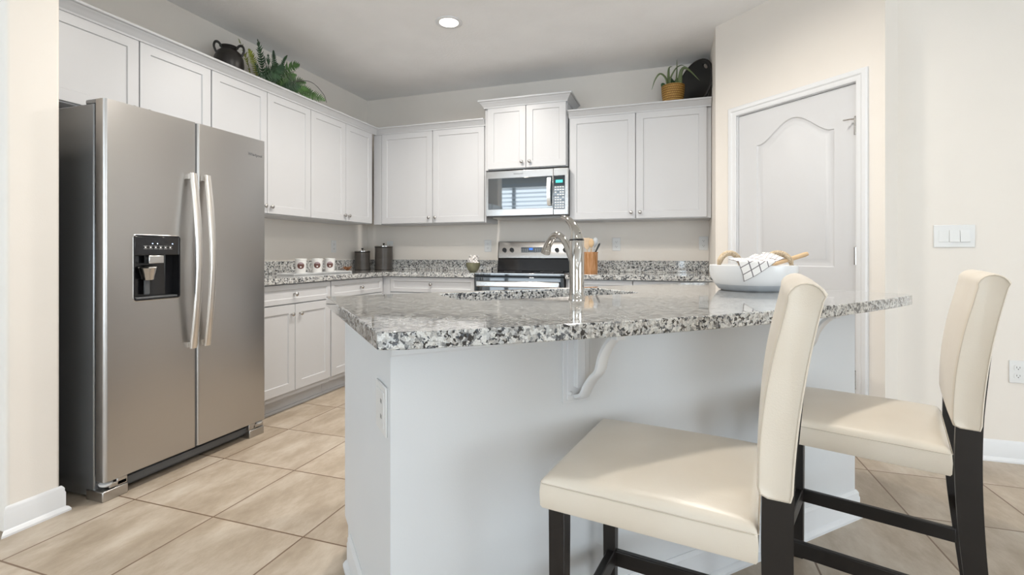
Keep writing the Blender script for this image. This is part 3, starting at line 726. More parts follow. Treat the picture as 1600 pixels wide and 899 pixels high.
# eased corners
poly = [(IX(ea), IY(-1.985)), (IX(ea), IY(-1.03))]+fr_[1:-1]+[(IX(eb), IY(-1.03)), (IX(eb), IY(-1.985))]
def rrect(x0, x1, y0, y1, r, n=6):
    o_ = []
    for cx_, cy_, a0 in ((x1-r, y1-r, 0), (x0+r, y1-r, PI/2), (x0+r, y0+r, PI), (x1-r, y0+r, 1.5*PI)):
        for i in range(n+1):
            a = a0+i*PI/2/n; o_.append((cx_+r*math.cos(a), cy_+r*math.sin(a)))
    return o_
SX0, SX1, SY0, SY1 = IX(.62), IX(1.41), IY(-1.565), IY(-1.925)
slab('slab', poly, 0, .038, 'granite', top, hole=rrect(SX0, SX1, SY0, SY1, .07), bevel=.0035)

# sink
sk = thing('kitchen_sink', 'undermount double bowl stainless sink set into the island top', 'sink', (ISL[0], ISL[1], .66), PI/4)
def basin(x0, x1):
    lo = rrect(x0+.012, x1-.012, SY0+.006, SY1-.004, .06); hi = rrect(x0+.002, x1-.002, SY0-.004, SY1+.004, .065); n = len(lo)
    m = MB().add([(x, y, .2145) for x, y in hi]+[(x, y, .02) for x, y in lo]+[(x*.9+(x0+x1)*.05, y*.9+(SY0+SY1)*.05, .004) for x, y in lo]+[(x*.9+(x0+x1)*.05, y*.9+(SY0+SY1)*.05, .001) for x, y in lo]+[(x+.0, y, .018) for x, y in hi],
             [(i, (i+1) % n, n+(i+1) % n, n+i) for i in range(n)]+[(n+i, n+(i+1) % n, 2*n+(i+1) % n, 2*n+i) for i in range(n)]+[tuple(range(2*n, 3*n))]+[tuple(range(3*n, 4*n))[::-1]]+[(3*n+i, 3*n+(i+1) % n, 4*n+(i+1) % n, 4*n+i) for i in range(n)]+[(4*n+i, 4*n+(i+1) % n, (i+1) % n, i) for i in range(n)])
    b_ = m.make('basin', 'steel_sink', sk, smooth=50)
    MB().lathe([(0, .006), (.030, .006), (.042, .0065), (.045, .0045)], ((x0+x1)/2, (SY0+SY1)/2, 0), 24).make('drain', 'chrome', b_, smooth=50)
basin(SX0, (SX0+SX1)/2); basin((SX0+SX1)/2, SX1)

# faucet  (local: -y of the mesh = towards stools, +y over the sink)
fc = thing('faucet', 'tall polished chrome single-lever faucet standing behind the island sink', 'faucet', (((.982-1.435)/R2), ((.982+1.435)/R2), .914), PI/4)
MB().lathe([(0, 0), (.0285, 0), (.0285, .005), (.0262, .008), (.0256, .05), (.0262, .21), (.0245, .213), (0, .213)], seg=36).make('column', 'chrome', fc, smooth=40)
MB().lathe([(.0262, .2095), (.0265, .2125), (.0245, .2145)], seg=36).make('collar_ring', 'black_gloss', fc)
hp = bez([(0, 0, .214), (0, .002, .232), (0, .012, .252), (0, .034, .274), (0, .062, .290), (0, .092, .297)], 5)
rr_ = [.0245-.0065*min(1, i/10)-.010*max(0, (i-8)/(len(hp)-9)) for i in range(len(hp))]
MB().tube(hp, rr_, 20).make('lever_handle', 'chrome', fc, smooth=60)
MB().lathe([(.003, 0), (.003, .002), (0, .002)], (0, -.0175, .236), 10, Matrix.Rotation(PI/2+.3, 4, 'X')).make('set_screw', 'black_plastic', fc)
spp = bez([(0, .008, .115), (0, .034, .150), (0, .062, .192), (0, .096, .224), (0, .134, .234), (0, .170, .220), (0, .196, .196), (0, .212, .170)], 6)
rs = [.0125+.0045*max(0, (i-len(spp)*.45)/(len(spp)*.55)) for i in range(len(spp))]
sp2 = MB().tube(spp, rs, 20).make('spout', 'chrome', fc, smooth=60)
MB().tube([(0, .205, .182), (0, .214, .166)], [.0185, .019], 20).make('spray_head', 'chrome', sp2, smooth=60)
MB().tube([(0, .214, .1665), (0, .215, .1635)], [.014, .013], 16).make('aerator', 'dark_grey', sp2, smooth=60)

# ------------------------------------------------------------------ bar stools (local x = right of sitter, y = forward)
def stool(label, R, ang, w=.432, dep=.415, zs=.612):
    Fv = Vector((-math.sin(ang), math.cos(ang))); Wv = Vector((math.cos(ang), math.sin(ang)))
    c = Vector(R)+Wv*w/2+Fv*dep/2
    t = thing('bar_stool', label, 'stool', (c.x, c.y, 0), ang, 'cream bar stools at the island')
    hw, hd = w/2, dep/2
    zb = zs-.078
    # seat cushion: domed superellipse grid
    nx, ny = 24, 24; v = []; f = []
    ins = .0
    def sx(i): return -hw+w*i/nx
    def sy(j): return -hd+dep*j/ny
    rE = .016
    # rounded box via sections: top grid with edge fall-off
    def edge(d): return rE-math.sqrt(max(0, rE*rE-(rE-d)**2)) if d < rE else 0
    gx = [-hw+w*(.5-.5*math.cos(PI*i/nx)) for i in range(nx+1)]; gy = [-hd+dep*(.5-.5*math.cos(PI*j/ny)) for j in range(ny+1)]
    m = MB()
    for j, y in enumerate(gy):
        for i, x in enumerate(gx):
            dx_, dy_ = hw-abs(x), hd-abs(y)
            dome = .014*min(1, (max(0, 1-(x/hw)**4))*(max(0, 1-(y/hd)**4)))
            v.append((x, y, zs-.010-max(edge(dx_), edge(dy_))+dome))
    n = (nx+1)
    f = [(j*n+i, j*n+i+1, (j+1)*n+i+1, (j+1)*n+i) for j in range(ny) for i in range(nx)]
    ringI = [i for i in range(n)]+[j*n+nx for j in range(1, ny+1)]+[ny*n+i for i in range(nx-1, -1, -1)]+[j*n for j in range(ny-1, 0, -1)]
    o0 = len(v); L = len(ringI)
    for lev, zz in enumerate((zs-.045, zb+.006, zb)):
        for q in ringI:
            x, y, _ = v[q]; k = (1.006, 1.0, .985)[lev]; v.append((x*k, y*k, zz))
    def ring(a, b_): return [(a(i), a((i+1) % L), b_((i+1) % L), b_(i)) for i in range(L)]
    f += ring(lambda i: ringI[i], lambda i: o0+i)+ring(lambda i: o0+i, lambda i: o0+L+i)+ring(lambda i: o0+L+i, lambda i: o0+2*L+i)
    f.append(tuple(o0+2*L+i for i in range(L)))
    m.add(v, f); seat = m.make('seat', 'leather', t, smooth=60)
    # stitched seam just below the top edge
    e = .0012; zz = zs-.0245
    rp = [(-hw-e+.006, -hd-e, zz), (hw+e-.006, -hd-e, zz), (hw+e, -hd-e+.006, zz), (hw+e, hd+e-.006, zz), (hw+e-.006, hd+e, zz), (-hw-e+.006, hd+e, zz), (-hw-e, hd+e-.006, zz), (-hw-e, -hd-e+.006, zz), (-hw-e+.006, -hd-e, zz)]
    MB().tube(rp, .0011, 6).make('seat_seam', 'seam', seat)
    # seat apron frame
    MB().box(-hw+.06, hw-.06, -hd+.05, hd-.06, zb-.012, zb).make('seat_frame', 'stool_wood', t)
    # front legs
    for s in (-1, 1):
        x = s*(hw-.026); y = hd-.034
        a = .0185; b_ = .0155
        MB().add([(x-b_, y-b_, 0), (x+b_, y-b_, 0), (x+b_, y+b_, 0), (x-b_, y+b_, 0), (x-a, y-a, zb), (x+a, y-a, zb), (x+a, y+a, zb), (x-a, y+a, zb)],
                 [(3, 2, 1, 0), (4, 5, 6, 7), (0, 1, 5, 4), (1, 2, 6, 5), (2, 3, 7, 6), (3, 0, 4, 7)]).make('leg', 'stool_wood', t, bevel=.002)
    # rear posts, curved, carry on into the back
    for s in (-1, 1):
        x = s*(hw-.016); v = []; pr_ = [(-.075, 0, .018), (-.055, .18, .020), (-.038, .36, .023), (-.030, .52, .0245), (-.031, .66, .0245), (-.040, .78, .024), (-.055, .90, .020)]
        P_ = bez([(p[0], p[1], p[2]) for p in pr_], 4)
        for p in P_:
            y, z, hh = p.x-hd, p.y, p.z
            for (ax_, ay_) in ((-.013, -1), (.013, -1), (.013, 1), (-.013, 1)): v.append((x+ax_, y+ay_*hh, z))
        n = len(P_)
        MB().add(v, [(i*4+k, i*4+(k+1) % 4, (i+1)*4+(k+1) % 4, (i+1)*4+k) for i in range(n-1) for k in range(4)]+[(0, 1, 2, 3), tuple(range(n*4-4, n*4))]).make('leg', 'stool_wood', t, smooth=40)
    # stretchers
    zt = .245
    for s in (-1, 1): MB().box(s*(hw-.03)-.009, s*(hw-.03)+.009, -hd-.035, hd-.04, zt-.043, zt).make('stretcher', 'stool_wood', t, bevel=.003)
    MB().box(-hw+.035, hw-.035, hd-.05, hd-.028, .20, .245).make('foot_rest', 'stool_wood', t, bevel=.003)
    MB().box(-hw+.02, hw-.02, -hd-.055, -hd-.035, .30, .345).make('stretcher', 'stool_wood', t, bevel=.003)
    # padded back
    nz, nx = 26, 14; v = []; cols = []
    bw = hw+.004; z0, z1 = .655, 1.030
    def cyl(z): q = (z-z0)/(z1-z0); return -hd-.026-.012*q-.040*q*q
    prof = []          # closed cross-section in (offset, z) around the pad, as seen from the side
    th = .031
    front = [(1, q) for q in [i/nz for i in range(nz+1)]]
    side = []
    for i in range(nz+1):
        q = i/nz; z = z0+.016+(z1-.03-z0-.016)*q; side.append((cyl(z)+th*(.93+.12*math.sin(PI*min(1, q*1.15))), z))
    zc = z1-.03
    for i in range(1, 10):
        a = PI*i/10; side.append((cyl(zc)+th*.98*math.cos(a)-.004*i/10, zc+.030*math.sin(a)))
    for i in range(nz+1):
        q = 1-i/nz; z = z0+(z1-.03-z0)*q; side.append((cyl(z)-th*(.90 if q > 0 else .8), z))
    side.append((cyl(z0)+th*.4, z0)); side.append((cyl(z0)+th*.8, z0+.005))
    n = len(side); cy = sum(p[0] for p in side)/n; cz = sum(p[1] for p in side)/n
    xs_ = [(-bw, .90), (-bw-.0005, .955), (-bw+.002, .985), (-bw+.008, 1.0)]
    def ringp(x, k):
        out = []
        for (y, z) in side:
            yc = cyl(min(max(z, z0), zc)); out.append((x, yc+(y-yc)*k, cz+(z-cz)*(1-(1-k)*.08)))
        return out
    rings = [ringp(-bw+.0, .86), ringp(-bw-.001, .90), ringp(-bw+.003, .975), ringp(-bw+.010, 1.0), ringp(-bw*.5, 1.04), ringp(0, 1.05), ringp(bw*.5, 1.04), ringp(bw-.010, 1.0), ringp(bw-.003, .975), ringp(bw+.001, .90), ringp(bw, .86)]
    m = MB(); v = sum(rings, []); f = [(s*n+k, s*n+(k+1) % n, (s+1)*n+(k+1) % n, (s+1)*n+k) for s in range(len(rings)-1) for k in range(n)]
    f += [tuple(range(n)), tuple(range((len(rings)-1)*n, len(rings)*n))]
    m.add(v, f); bk = m.make('backrest', 'leather', t, smooth=50)
    for sgn in (-1, 1):
        xx = sgn*(bw+.0012)
        pp = []
        for (y, z) in side:
            yc = cyl(min(max(z, z0), zc)); pp.append((xx, yc+(y-yc)*.87, cz+(z-cz)*.985))
        MB().tube(pp+[pp[0]], .0011, 6, caps=False).make('backrest_seam', 'seam', bk)
    return t
stool('cream leather bar stool nearest the camera with dark brown legs', (.141, .941), math.radians(80.3))
stool('cream leather bar stool farther right near the end of the island', (.646, 1.465), math.radians(70.0))

# ------------------------------------------------------------------ wall plates
def outlet(label, M, cat='outlet'):
    t = thing('wall_outlet', label, cat); t.matrix_world = M; 
    MB().box(-.036, .036, -.006, 0, -.058, .058).make('cover_plate', 'plate', t, bevel=.003)
    for s in (-1, 1):
        r = MB().prism(rrect(-.017, .017, s*.021-.0145, s*.021+.0145, .010), -.0078, -.005, 'y').make('socket', 'plate', t)
        MB().box(-.0075, -.0055, -.0085, -.0075, s*.021-.002, s*.021+.007).box(.0055, .0075, -.0085, -.0075, s*.021-.002, s*.021+.006).lathe([(0, 0), (.0025, 0), (.0025, .0008), (0, .0008)], (0, -.0078, s*.021-.007), 10, Matrix.Rotation(PI/2, 4, 'X')).make('socket_slots', 'slot', r)
PM = lambda x, y, z, a: Matrix.Translation((x, y, z)) @ Matrix.Rotation(a, 4, 'Z')
outlet('white duplex outlet on the left wall above the row of mugs', PM(XL, 3.904, 1.146, PI/2))
outlet('white outlet on back wall half hidden behind the tall canister', PM(-2.80, YB, 1.150, 0))
outlet('white duplex outlet on back wall just left of the range', PM(-1.705, YB, 1.154, 0))
outlet('white duplex outlet on back wall just right of the utensil crock', PM(-.475, YB, 1.162, 0))
outlet('white duplex outlet on back wall closest to the pantry corner', PM(.252, YB, 1.166, 0))
outlet('white duplex outlet low on the right wall near the baseboard', PM(1.690, YR, .468, 0))
sw = thing('light_switch_plate', 'white wall plate of three rocker switches right of the pantry door', 'light switch', (1.424, YR, 1.171))
MB().box(-.090, .090, -.006, 0, -.060, .060).make('cover_plate', 'plate', sw, bevel=.003)
for i in range(3):
    x = -.046+i*.046
    up = i > 0
    MB().prism([(-.0065, -.032), (-.0065-.006*(1 if up else .2), -.030), (-.0065-.001, .032), (-.004, .032)], x-.0215, x+.0215, 'x').make('rocker', 'plate', sw)
# fourth gang narrow gap line
# ------------------------------------------------------------------ recessed light
rl = thing('recessed_light', 'round recessed ceiling light glowing over the kitchen', 'light', (-1.489, 3.12, H))
MB().lathe([(.066, .0), (.066, -.004), (.088, -.007), (.094, -.004), (.095, 0)], seg=40).make('trim_ring', 'trim', rl, smooth=60)
MB().lathe([(0, -.003), (.066, -.003)], seg=40).make('lens', 'lamp_glow', rl)
for (x, y, e) in ((-1.489, 3.12, 25), (-1.49, 2.05, 20), (.1, 2.3, 18), (1.5, 1.5, 3), (.5, -1.2, 4), (2.6, -.5, 3), (.5, -4, 8), (3.0, -4, 8)):  # first lights the visible fixture; the rest are unseen lamps added as fill
    d = bpy.data.lights.new('downlight', 'AREA'); d.shape = 'DISK'; d.size = .13; d.energy = e; d.color = WARM; d.spread = math.radians(165)
    o = bpy.data.objects.new('downlight', d); C.objects.link(o); o.location = (x, y, H-.012)
    if y != 3.12:
        q = thing('recessed_light', 'added unseen ceiling light that brightens the room', 'light', (x, y, H), 0, 'added fill lights out of view')
        MB().lathe([(.066, 0), (.066, -.004), (.088, -.007), (.095, 0)], seg=30).make('trim_ring', 'trim', q, smooth=60)
        MB().lathe([(0, -.003), (.066, -.003)], seg=30).make('lens', 'lamp_glow', q)

# ------------------------------------------------------------------ mugs and tray
ZC = .914
tr = MB().box(-.075, .075, -.335, .335, 0, .004).prism([(.075, 0), (.083, .014), (.080, .015), (.071, .004)], -.335, .335, 'y').prism([(-.075, 0), (-.083, .014), (-.080, .015), (-.071, .004)], -.335, .335, 'y').box(-.083, .083, .335, .339, 0, .015).box(-.083, .083, -.339, -.335, 0, .015)
o = tr.make('serving_tray', 'ceramic_white', bevel=.001); o.location = (-2.73, 3.26, ZC+.001)
tag(o, 'low white rectangular tray under the three mugs', 'tray')
MUG = [('white takeaway-style mug on tray, closest to the refrigerator', -2.735, 3.085), ('white mug standing in the middle of the tray', -2.735, 3.27), ('white mug on tray, nearest the dark canisters', -2.735, 3.425)]
for lab, x, y in MUG:
    t = thing('mug', lab, 'mug', (x, y, ZC+.0055), 0, 'white mugs on the tray')
    MB().lathe([(0, 0), (.033, 0), (.035, .003), (.0425, .110), (.0445, .112), (.0445, .119), (.041, .120), (.039, .110), (.032, .008), (0, .006)], seg=28).make('cup_body', 'mug', t, smooth=40)
    d = Vector((-x, -y)).normalized(); aa = math.atan2(d.y, d.x)
    ha = aa-PI*.62
    hp = [(math.cos(ha)*r, math.sin(ha)*r, z) for r, z in ((.040, .086), (.060, .084), (.068, .06), (.060, .036), (.037, .032))]
    MB().tube(bez(hp, 5), .0055, 10).make('cup_handle', 'mug', t, smooth=60)
    def patch(cz, rad, mat, nm, off, band=None):
        m = MB(); vv = []; n = 26
        rr2 = lambda z: .035+(z-.003)*(.0075/.095)+off
        cols = []
        zz = [cz+rad*(-1+2*i/12) for i in range(13)] if band is None else [band[0]+(band[1]-band[0])*i/4 for i in range(5)]
        for z in zz:
            hwid = math.sqrt(max(0, rad*rad-(z-cz)**2))
            for k in range(9):
                s_ = -hwid+2*hwid*k/8; a = aa+s_/rr2(z); vv.append((rr2(z)*math.cos(a), rr2(z)*math.sin(a), z))
        f = [(i*9+k, i*9+k+1, (i+1)*9+k+1, (i+1)*9+k) for i in range(len(zz)-1) for k in range(8)]
        return m.add(vv, f).make(nm, mat, t, smooth=60)
    e1 = patch(.066, .0265, 'emblem_brown', 'round_emblem', .0006)
    patch(.066, .0262, 'emblem_pale', 'emblem_top', .0011, (.077, .0915)).parent = e1
    patch(.056, .0060, 'mug', 'emblem_mark', .0011).parent = e1
# dried bunch near the tray
m = MB()
for i in range(34):
    a = random.uniform(0, 2*PI); r = random.uniform(.02, .06); m.tube([(0, 0, .012), (r*.5*math.cos(a), r*.5*math.sin(a), .028+random.random()*.02), (r*math.cos(a), r*math.sin(a), .010+random.random()*.05)], [.004, .003, .001], 5)
o = m.make('dried_flower', 'rust', smooth=60); o.location = (-2.74, 3.665, ZC-.001)
tag(o, 'small rust-brown dried flower head lying at the end of the tray', 'decoration')

# canisters
def canister(label, x, y, w_, h):
    t = thing('canister', label, 'canister', (x, y, ZC), 0, 'dark woven canisters in the corner')
    MB().lathe([(0, 0), (w_, 0), (w_, h), (w_-.004, h), (w_-.004, .01), (0, .01)], seg=36).make('canister_body', 'canister_weave', t, smooth=40)
    MB().lathe([(w_+.001, 0), (w_+.002, .006), (w_+.001, .008)], seg=36).make('base_band', 'pot_black', t, smooth=40)
    MB().lathe([(w_+.001, h-.012), (w_+.002, h-.002), (w_, h)], seg=36).make('rim_band', 'pot_black', t, smooth=40)
    ld_ = MB().lathe([(w_+.003, h), (w_+.003, h+.006), (w_*.7, h+.011), (0, h+.012)], seg=36).make('lid', 'nickel', t, smooth=40)
    MB().lathe([(0, h+.01), (.004, h+.012), (.004, h+.018), (.012, h+.030), (.010, h+.034), (0, h+.035)], seg=16).make('lid_knob', 'pot_black', ld_, smooth=50)
canister('shorter dark woven canister standing left in the corner', -2.955, 4.19, .073, .185)
canister('taller dark woven canister standing right in the corner', -2.785, 4.31, .088, .235)

# small bowl with napkin
t = thing('bowl', 'small olive green bowl with a checked napkin left of the range', 'bowl', (-1.715, 4.10, ZC))
MB().lathe([(0, 0), (.030, 0), (.034, .004), (.052, .022), (.064, .055), (.0655, .082), (.062, .082), (.059, .055), (.046, .024), (0, .010)], seg=32).make('bowl_body', 'green_glaze', t, smooth=50)
def cloth(fn, nu, nv, su, sv, name, mat, parent=None, th=.0018):
    m = MB(); v = []; uv = []
    for j in range(nv+1):
        for i in range(nu+1):
            u, w_ = i/nu, j/nv; v.append(fn(u, w_)); uv.append((u*su, w_*sv))
    n = nu+1; m.add(v, [(j*n+i, j*n+i+1, (j+1)*n+i+1, (j+1)*n+i) for j in range(nv) for i in range(nu)]); m.uv = uv
    o = m.make(name, mat, parent, smooth=180); md = o.modifiers.new('t', 'SOLIDIFY'); md.thickness = th; md.offset = 0; return o
def nap(u, v):
    a = (u-.5)*2; return (a*.045+.012*math.sin(v*9), -.01+.03*math.sin(u*7+v*3)*.6, .055+v*.082+.012*math.sin(u*13))
o = cloth(nap, 20, 14, .14, .12, 'napkin', 'napkin_check'); o.location = (-1.712, 4.10, ZC); o.rotation_euler = (0, 0, .2)
tag(o, 'cream checked napkin tucked into the small olive bowl', 'napkin')
def nap2(u, v):
    a = (u-.5)*2; return (a*.035+.01*math.sin(v*7+2), .025+.02*math.sin(u*6+v*4+1), .055+v*.09+.008*math.sin(u*15+1))
m_ = cloth(nap2, 20, 14, .12, .12, 'napkin_fold', 'napkin_check', o)

# utensil crock and utensils
cr = thing('utensil_crock', 'round wooden utensil crock right of the range', 'crock', (-.655, 4.12, ZC))
MB().lathe([(0, 0), (.058, 0), (.060, .004), (.060, .165), (.063, .170), (.063, .178), (.057, .178), (.054, .168), (.054, .008), (0, .008)], seg=32).make('crock_body', 'crock_wood', cr, smooth=40)
def utensil(name, label, cat, tilt, head, mat, L=.27, a=0, off=(0, 0)):
    t = thing(name, label, cat, (-.655+off[0], 4.12+off[1], ZC+.012)); t.rotation_euler = (tilt[0], tilt[1], a)
    MB().tube([(0, 0, 0), (0, 0, L*.72)], .005, 8).make('shaft', mat, t, smooth=60)
    head.make('blade', mat, t, bevel=.002, smooth=40)
utensil('spatula', 'flat wooden spatula with wide blade in the crock', 'spatula', (.02, -.05), MB().prism([(-.012, .19), (.012, .19), (.030, .225), (.030, .285), (-.030, .285), (-.030, .225)], -.003, .003, 'y'), 'wood_pale', off=(-.02, .01))
utensil('wooden_spoon', 'pale wooden spoon standing in the crock', 'spoon', (.06, .04), MB().lathe([(0, .20), (.010, .205), (.022, .23), (.022, .255), (.010, .275), (0, .28)], seg=16, sy=.3), 'wood_light', off=(.002, -.015))
utensil('kitchen_utensil', 'clear grey-blue utensil leaning back in the crock', 'utensil', (-.05, .10), MB().lathe([(0, .20), (.008, .21), (.020, .24), (.021, .265), (.012, .285), (0, .29)], seg=12, sy=.5), 'ceramic_grey', off=(.01, .02))
utensil('kitchen_utensil', 'black handled utensil tilted out to the right of the crock', 'utensil', (0, .42), MB().prism([(-.006, .17), (.006, .17), (.011, .25), (.004, .268), (-.006, .25)], -.003, .003, 'y'), 'black_plastic', off=(-.03, -.01))

# ------------------------------------------------------------------ serving bowl on the island
bx, by = .342, 2.430
sb = thing('serving_bowl', 'wide white ceramic bowl with rope handles on the island', 'bowl', (bx, by, ZC), 0)
prof = [(0, 0), (.128, 0), (.140, .006), (.157, .028), (.160, .031), (.175, .060), (.181, .090), (.180, .112), (.176, .114), (.174, .108), (.171, .085), (.158, .036), (.12, .014), (0, .010)]
MB().lathe(prof, seg=56).make('bowl_body', 'ceramic_white', sb, smooth=30)
MB().lathe([(.1285, .0004), (.1406, .006), (.1575, .0275)], seg=56).make('bowl_foot', 'ceramic_grey', sb, smooth=60)
rv = Vector((math.cos(YAW), math.sin(YAW), 0)); dv = Vector((-math.sin(YAW), math.cos(YAW), 0))   # across / away, just for orienting the bowl's handles
for s in (-1, 1):
    o_ = rv*(.122 if s > 0 else -.110)
    pts = []
    for i in range(17):
        q = PI*i/16; r = .055 if s > 0 else .062
        pts.append(o_+rv*(-s*.008+s*.0)+(rv*.93+dv*(-.36)*s).normalized()*(-math.cos(q)*r)+Vector((0, 0, .108+math.sin(q)*.058)))
    rad = [.0085 if i in (0, 1, 15, 16) else .0125 for i in range(17)]
    h_ = MB().tube(pts, rad, 12).make('rope_handle', 'rope', sb, smooth=60)
    for e_ in (pts[0], pts[-1]): MB().tube([e_+Vector((0, 0, -.03)), e_+Vector((0, 0, .012))], .0035, 8).make('handle_loop', 'dark_grey', h_, smooth=60)
# draped towel: from inside over the near rim
tw_n = -dv
def tow(u, v):
    # u across (0..1), v from bottom corner hanging outside (0) to inside (1)
    ac = (u-.5)*.155; 
    s = v*.27
    sl = -.055+ac
    base = rv*(-.045+ac*.95+ (v-.3)*.16)
    if s < .095:
        z = .114+.008-(.095-s)*.85; rad = .1855+.004+.002*math.sin(u*9)
        zf = z
        out = rad-(max(0, .09-z)*.35)
    else:
        q = (s-.095)/.175; z = .124+.052*math.sin(q*PI*.62)*(1-.7*abs(u-.55))+.006*math.sin(u*10); out = .186-q*.17
    x_ = base.dot(rv); lim = math.sqrt(max(.0001, out*out-x_*x_)) if s < .095 else out*.97
    p = rv*x_+tw_n*lim
    return (p.x, p.y, z)
# towel built along the rim with corner hanging down
def tow2(u, v):
    # rectangular towel rotated ~35 deg, sheet coordinates in metres
    su, sv = u*.215, v*.165
    ca, sa = math.cos(.62), math.sin(.62)
    X = -.106+su*ca-sv*sa*.35; D = -.072+su*sa+sv*ca       # X across the bowl, D from hanging tip inwards
    x_ = X+.0
    if D < 0.012:
        z = .121+D*1.05; rr3 = .1835+max(0, (.118-z))*.05-max(0, .075-z)*.35
        p = rv*x_+tw_n*math.sqrt(max(.001, rr3*rr3-x_*x_))
    else:
        q = (D-.012); z = .130+.44*q*(1-q*2.2)*(.45+.55*min(1, max(0, (X+.07)/.1)))+.0035*math.sin(su*50)-.016*math.exp(-((X-.012)/.022)**2)*min(1, q*25)
        z = min(z, .178)
        p = rv*x_+tw_n*(math.sqrt(.1835*.1835-min(.03, x_*x_))-q*.9)
    return (p.x, p.y, z)
o = cloth(tow2, 40, 34, .215, .165, 'kitchen_towel', 'towel_check', None, .002); o.location = (bx, by, ZC)
tag(o, 'white kitchen towel with dark window-pane checks draped over the bowl rim', 'towel')
sn = thing('wooden_spoon', 'wooden handled spoon sticking out of the white bowl', 'spoon', (bx, by, ZC))
p0 = rv*(-.02)+dv*.02+Vector((0, 0, .075)); p1 = rv*.232+dv*(-.03)+Vector((0, 0, .164))
MB().tube([p0.lerp(p1, t_) for t_ in (0, .5, .8, .95, 1)], [.007, .0085, .010, .0105, .008], 12).make('spoon_handle', 'wood_light', sn, smooth=60)
MB().lathe([(0, -.006), (.014, -.004), (.022, 0), (.014, .004), (0, .006)], tuple(p0), 16).make('spoon_head', 'wood_light', sn, smooth=60)

# ------------------------------------------------------------------ decor above the cabinets
ZS = ZT+.001
v_ = thing('vase', 'round black clay jug with loop handles on top of left cabinets', 'vase', (-2.905, 2.59, ZS))
v_.scale = (.80, .80, 1)
MB().lathe([(0, 0), (.055, 0), (.082, .022), (.108, .075), (.118, .135), (.113, .180), (.094, .217), (.070, .234), (.062, .240), (.060, .246), (.068, .256), (.073, .259), (.068, .262), (.052, .250), (.05, .235), (0, .235)], seg=36).make('vase_body', 'pot_black', v_, smooth=50)
for a in (-1.75, .35, 2.4):
    d = Vector((math.cos(a), math.sin(a), 0))
    MB().tube(bez([d*.064+Vector((0, 0, .250)), d*.092+Vector((0, 0, .268)), d*.118+Vector((0, 0, .262)), d*.128+Vector((0, 0, .232)), d*.110+Vector((0, 0, .196))], 5), .009, 10).make('handle', 'pot_black', v_, smooth=60)

def frond(p0, p1, wid, mat, parent, teeth=18, twist=0.0, sag=.12, name='frond'):
    p0, p1 = Vector(p0), Vector(p1); L = (p1-p0).length; up = Vector((0, 0, 1))
    pts = [p0.lerp(p1, i/teeth)+up*(sag*L*4*(i/teeth)*(1-i/teeth)) for i in range(teeth+1)]
    m = MB(); m.tube(pts, [.0024*(1-.7*i/teeth) for i in range(teeth+1)], 5)
    for i in range(1, teeth):
        q = i/teeth; p = pts[i]; t_ = (pts[i+1]-pts[i-1]).normalized()
        s_ = t_.cross(Vector((1, 0, .15))).normalized(); s_ = (Matrix.Rotation(twist+random.uniform(-.25, .25), 3, t_) @ s_).normalized(); n2 = s_.cross(t_)
        wl = wid*math.sin(PI*min(1, .18+q*.82))**.7; h = L/teeth*.46
        for sg in (-1, 1):
            tip = p+s_*sg*wl+t_*wl*.5+n2*random.uniform(-.2, .2)*wl
            a_ = p-t_*h; b_ = p+t_*h; mid = p+s_*sg*wl*.55+t_*(wl*.15); e = n2*.0008
            m.add([a_+e, b_+e, mid+t_*h*.8+e, tip, mid-t_*h*.7+e, a_-e, b_-e, mid+t_*h*.8-e, mid-t_*h*.7-e], [(0, 1, 2, 3, 4), (6, 5, 8, 3, 7), (0, 5, 6, 1), (0, 4, 8, 5), (4, 3, 8), (1, 6, 7, 2), (2, 7, 3)])
    return m.make(name, mat, parent)
fx, fy = -2.87, 2.90
fn = thing('fern_plant', 'trailing green fern arrangement on top of the left cabinets', 'plant', (fx, fy, ZS))
MB().lathe([(0, 0), (.05, 0), (.065, .05), (.068, .06), (.058, .055), (0, .05)], seg=20).make('plant_pot', 'pot_black', fn, smooth=50)
MB().tube(bez([(.02, -.19, .02), (.04, -.16, .06), (.03, -.10, .06), (.04, -.05, .04)], 5), [.022]*16, 8).make('root_bark', 'rust', fn, smooth=60)
FRONDS = [
    ((-2.86, 2.732, 2.352), (-2.83, 2.596, 2.556), 0.05, 'leaf_yellow'),
    ((-2.84, 2.769, 2.349), (-2.79, 2.643, 2.5), 0.04, 'leaf_yellow'),
    ((-2.82, 2.807, 2.346), (-2.75, 2.681, 2.577), 0.055, 'leaf_dark'),
    ((-2.80, 2.835, 2.343), (-2.77, 2.798, 2.522), 0.05, 'leaf_dark'),
    ((-2.86, 2.957, 2.382), (-2.81, 2.887, 2.59), 0.03, 'leaf_dark'),
    ((-2.84, 2.949, 2.367), (-2.77, 2.984, 2.584), 0.028, 'leaf_dark'),
    ((-2.82, 2.904, 2.35), (-2.79, 3.14, 2.567), 0.07, 'leaf_fern'),
    ((-2.80, 2.926, 2.341), (-2.75, 3.061, 2.459), 0.05, 'leaf_fern'),
    ((-2.86, 3.021, 2.359), (-2.79, 3.211, 2.449), 0.06, 'leaf_fern'),
    ((-2.84, 3.079, 2.35), (-2.81, 3.354, 2.386), 0.055, 'leaf_fern'),
    ((-2.82, 2.916, 2.335), (-2.77, 3.077, 2.332), 0.06, 'leaf_dark'),
    ((-2.80, 2.747, 2.332), (-2.73, 2.884, 2.371), 0.06, 'leaf_dark'),
    ((-2.86, 2.853, 2.385), (-2.83, 3.068, 2.376), 0.06, 'leaf_dark'),
    ((-2.84, 2.875, 2.352), (-2.79, 2.947, 2.477), 0.05, 'leaf_dark'),
    ((-2.82, 2.784, 2.338), (-2.75, 2.659, 2.394), 0.05, 'leaf_dark'),
]
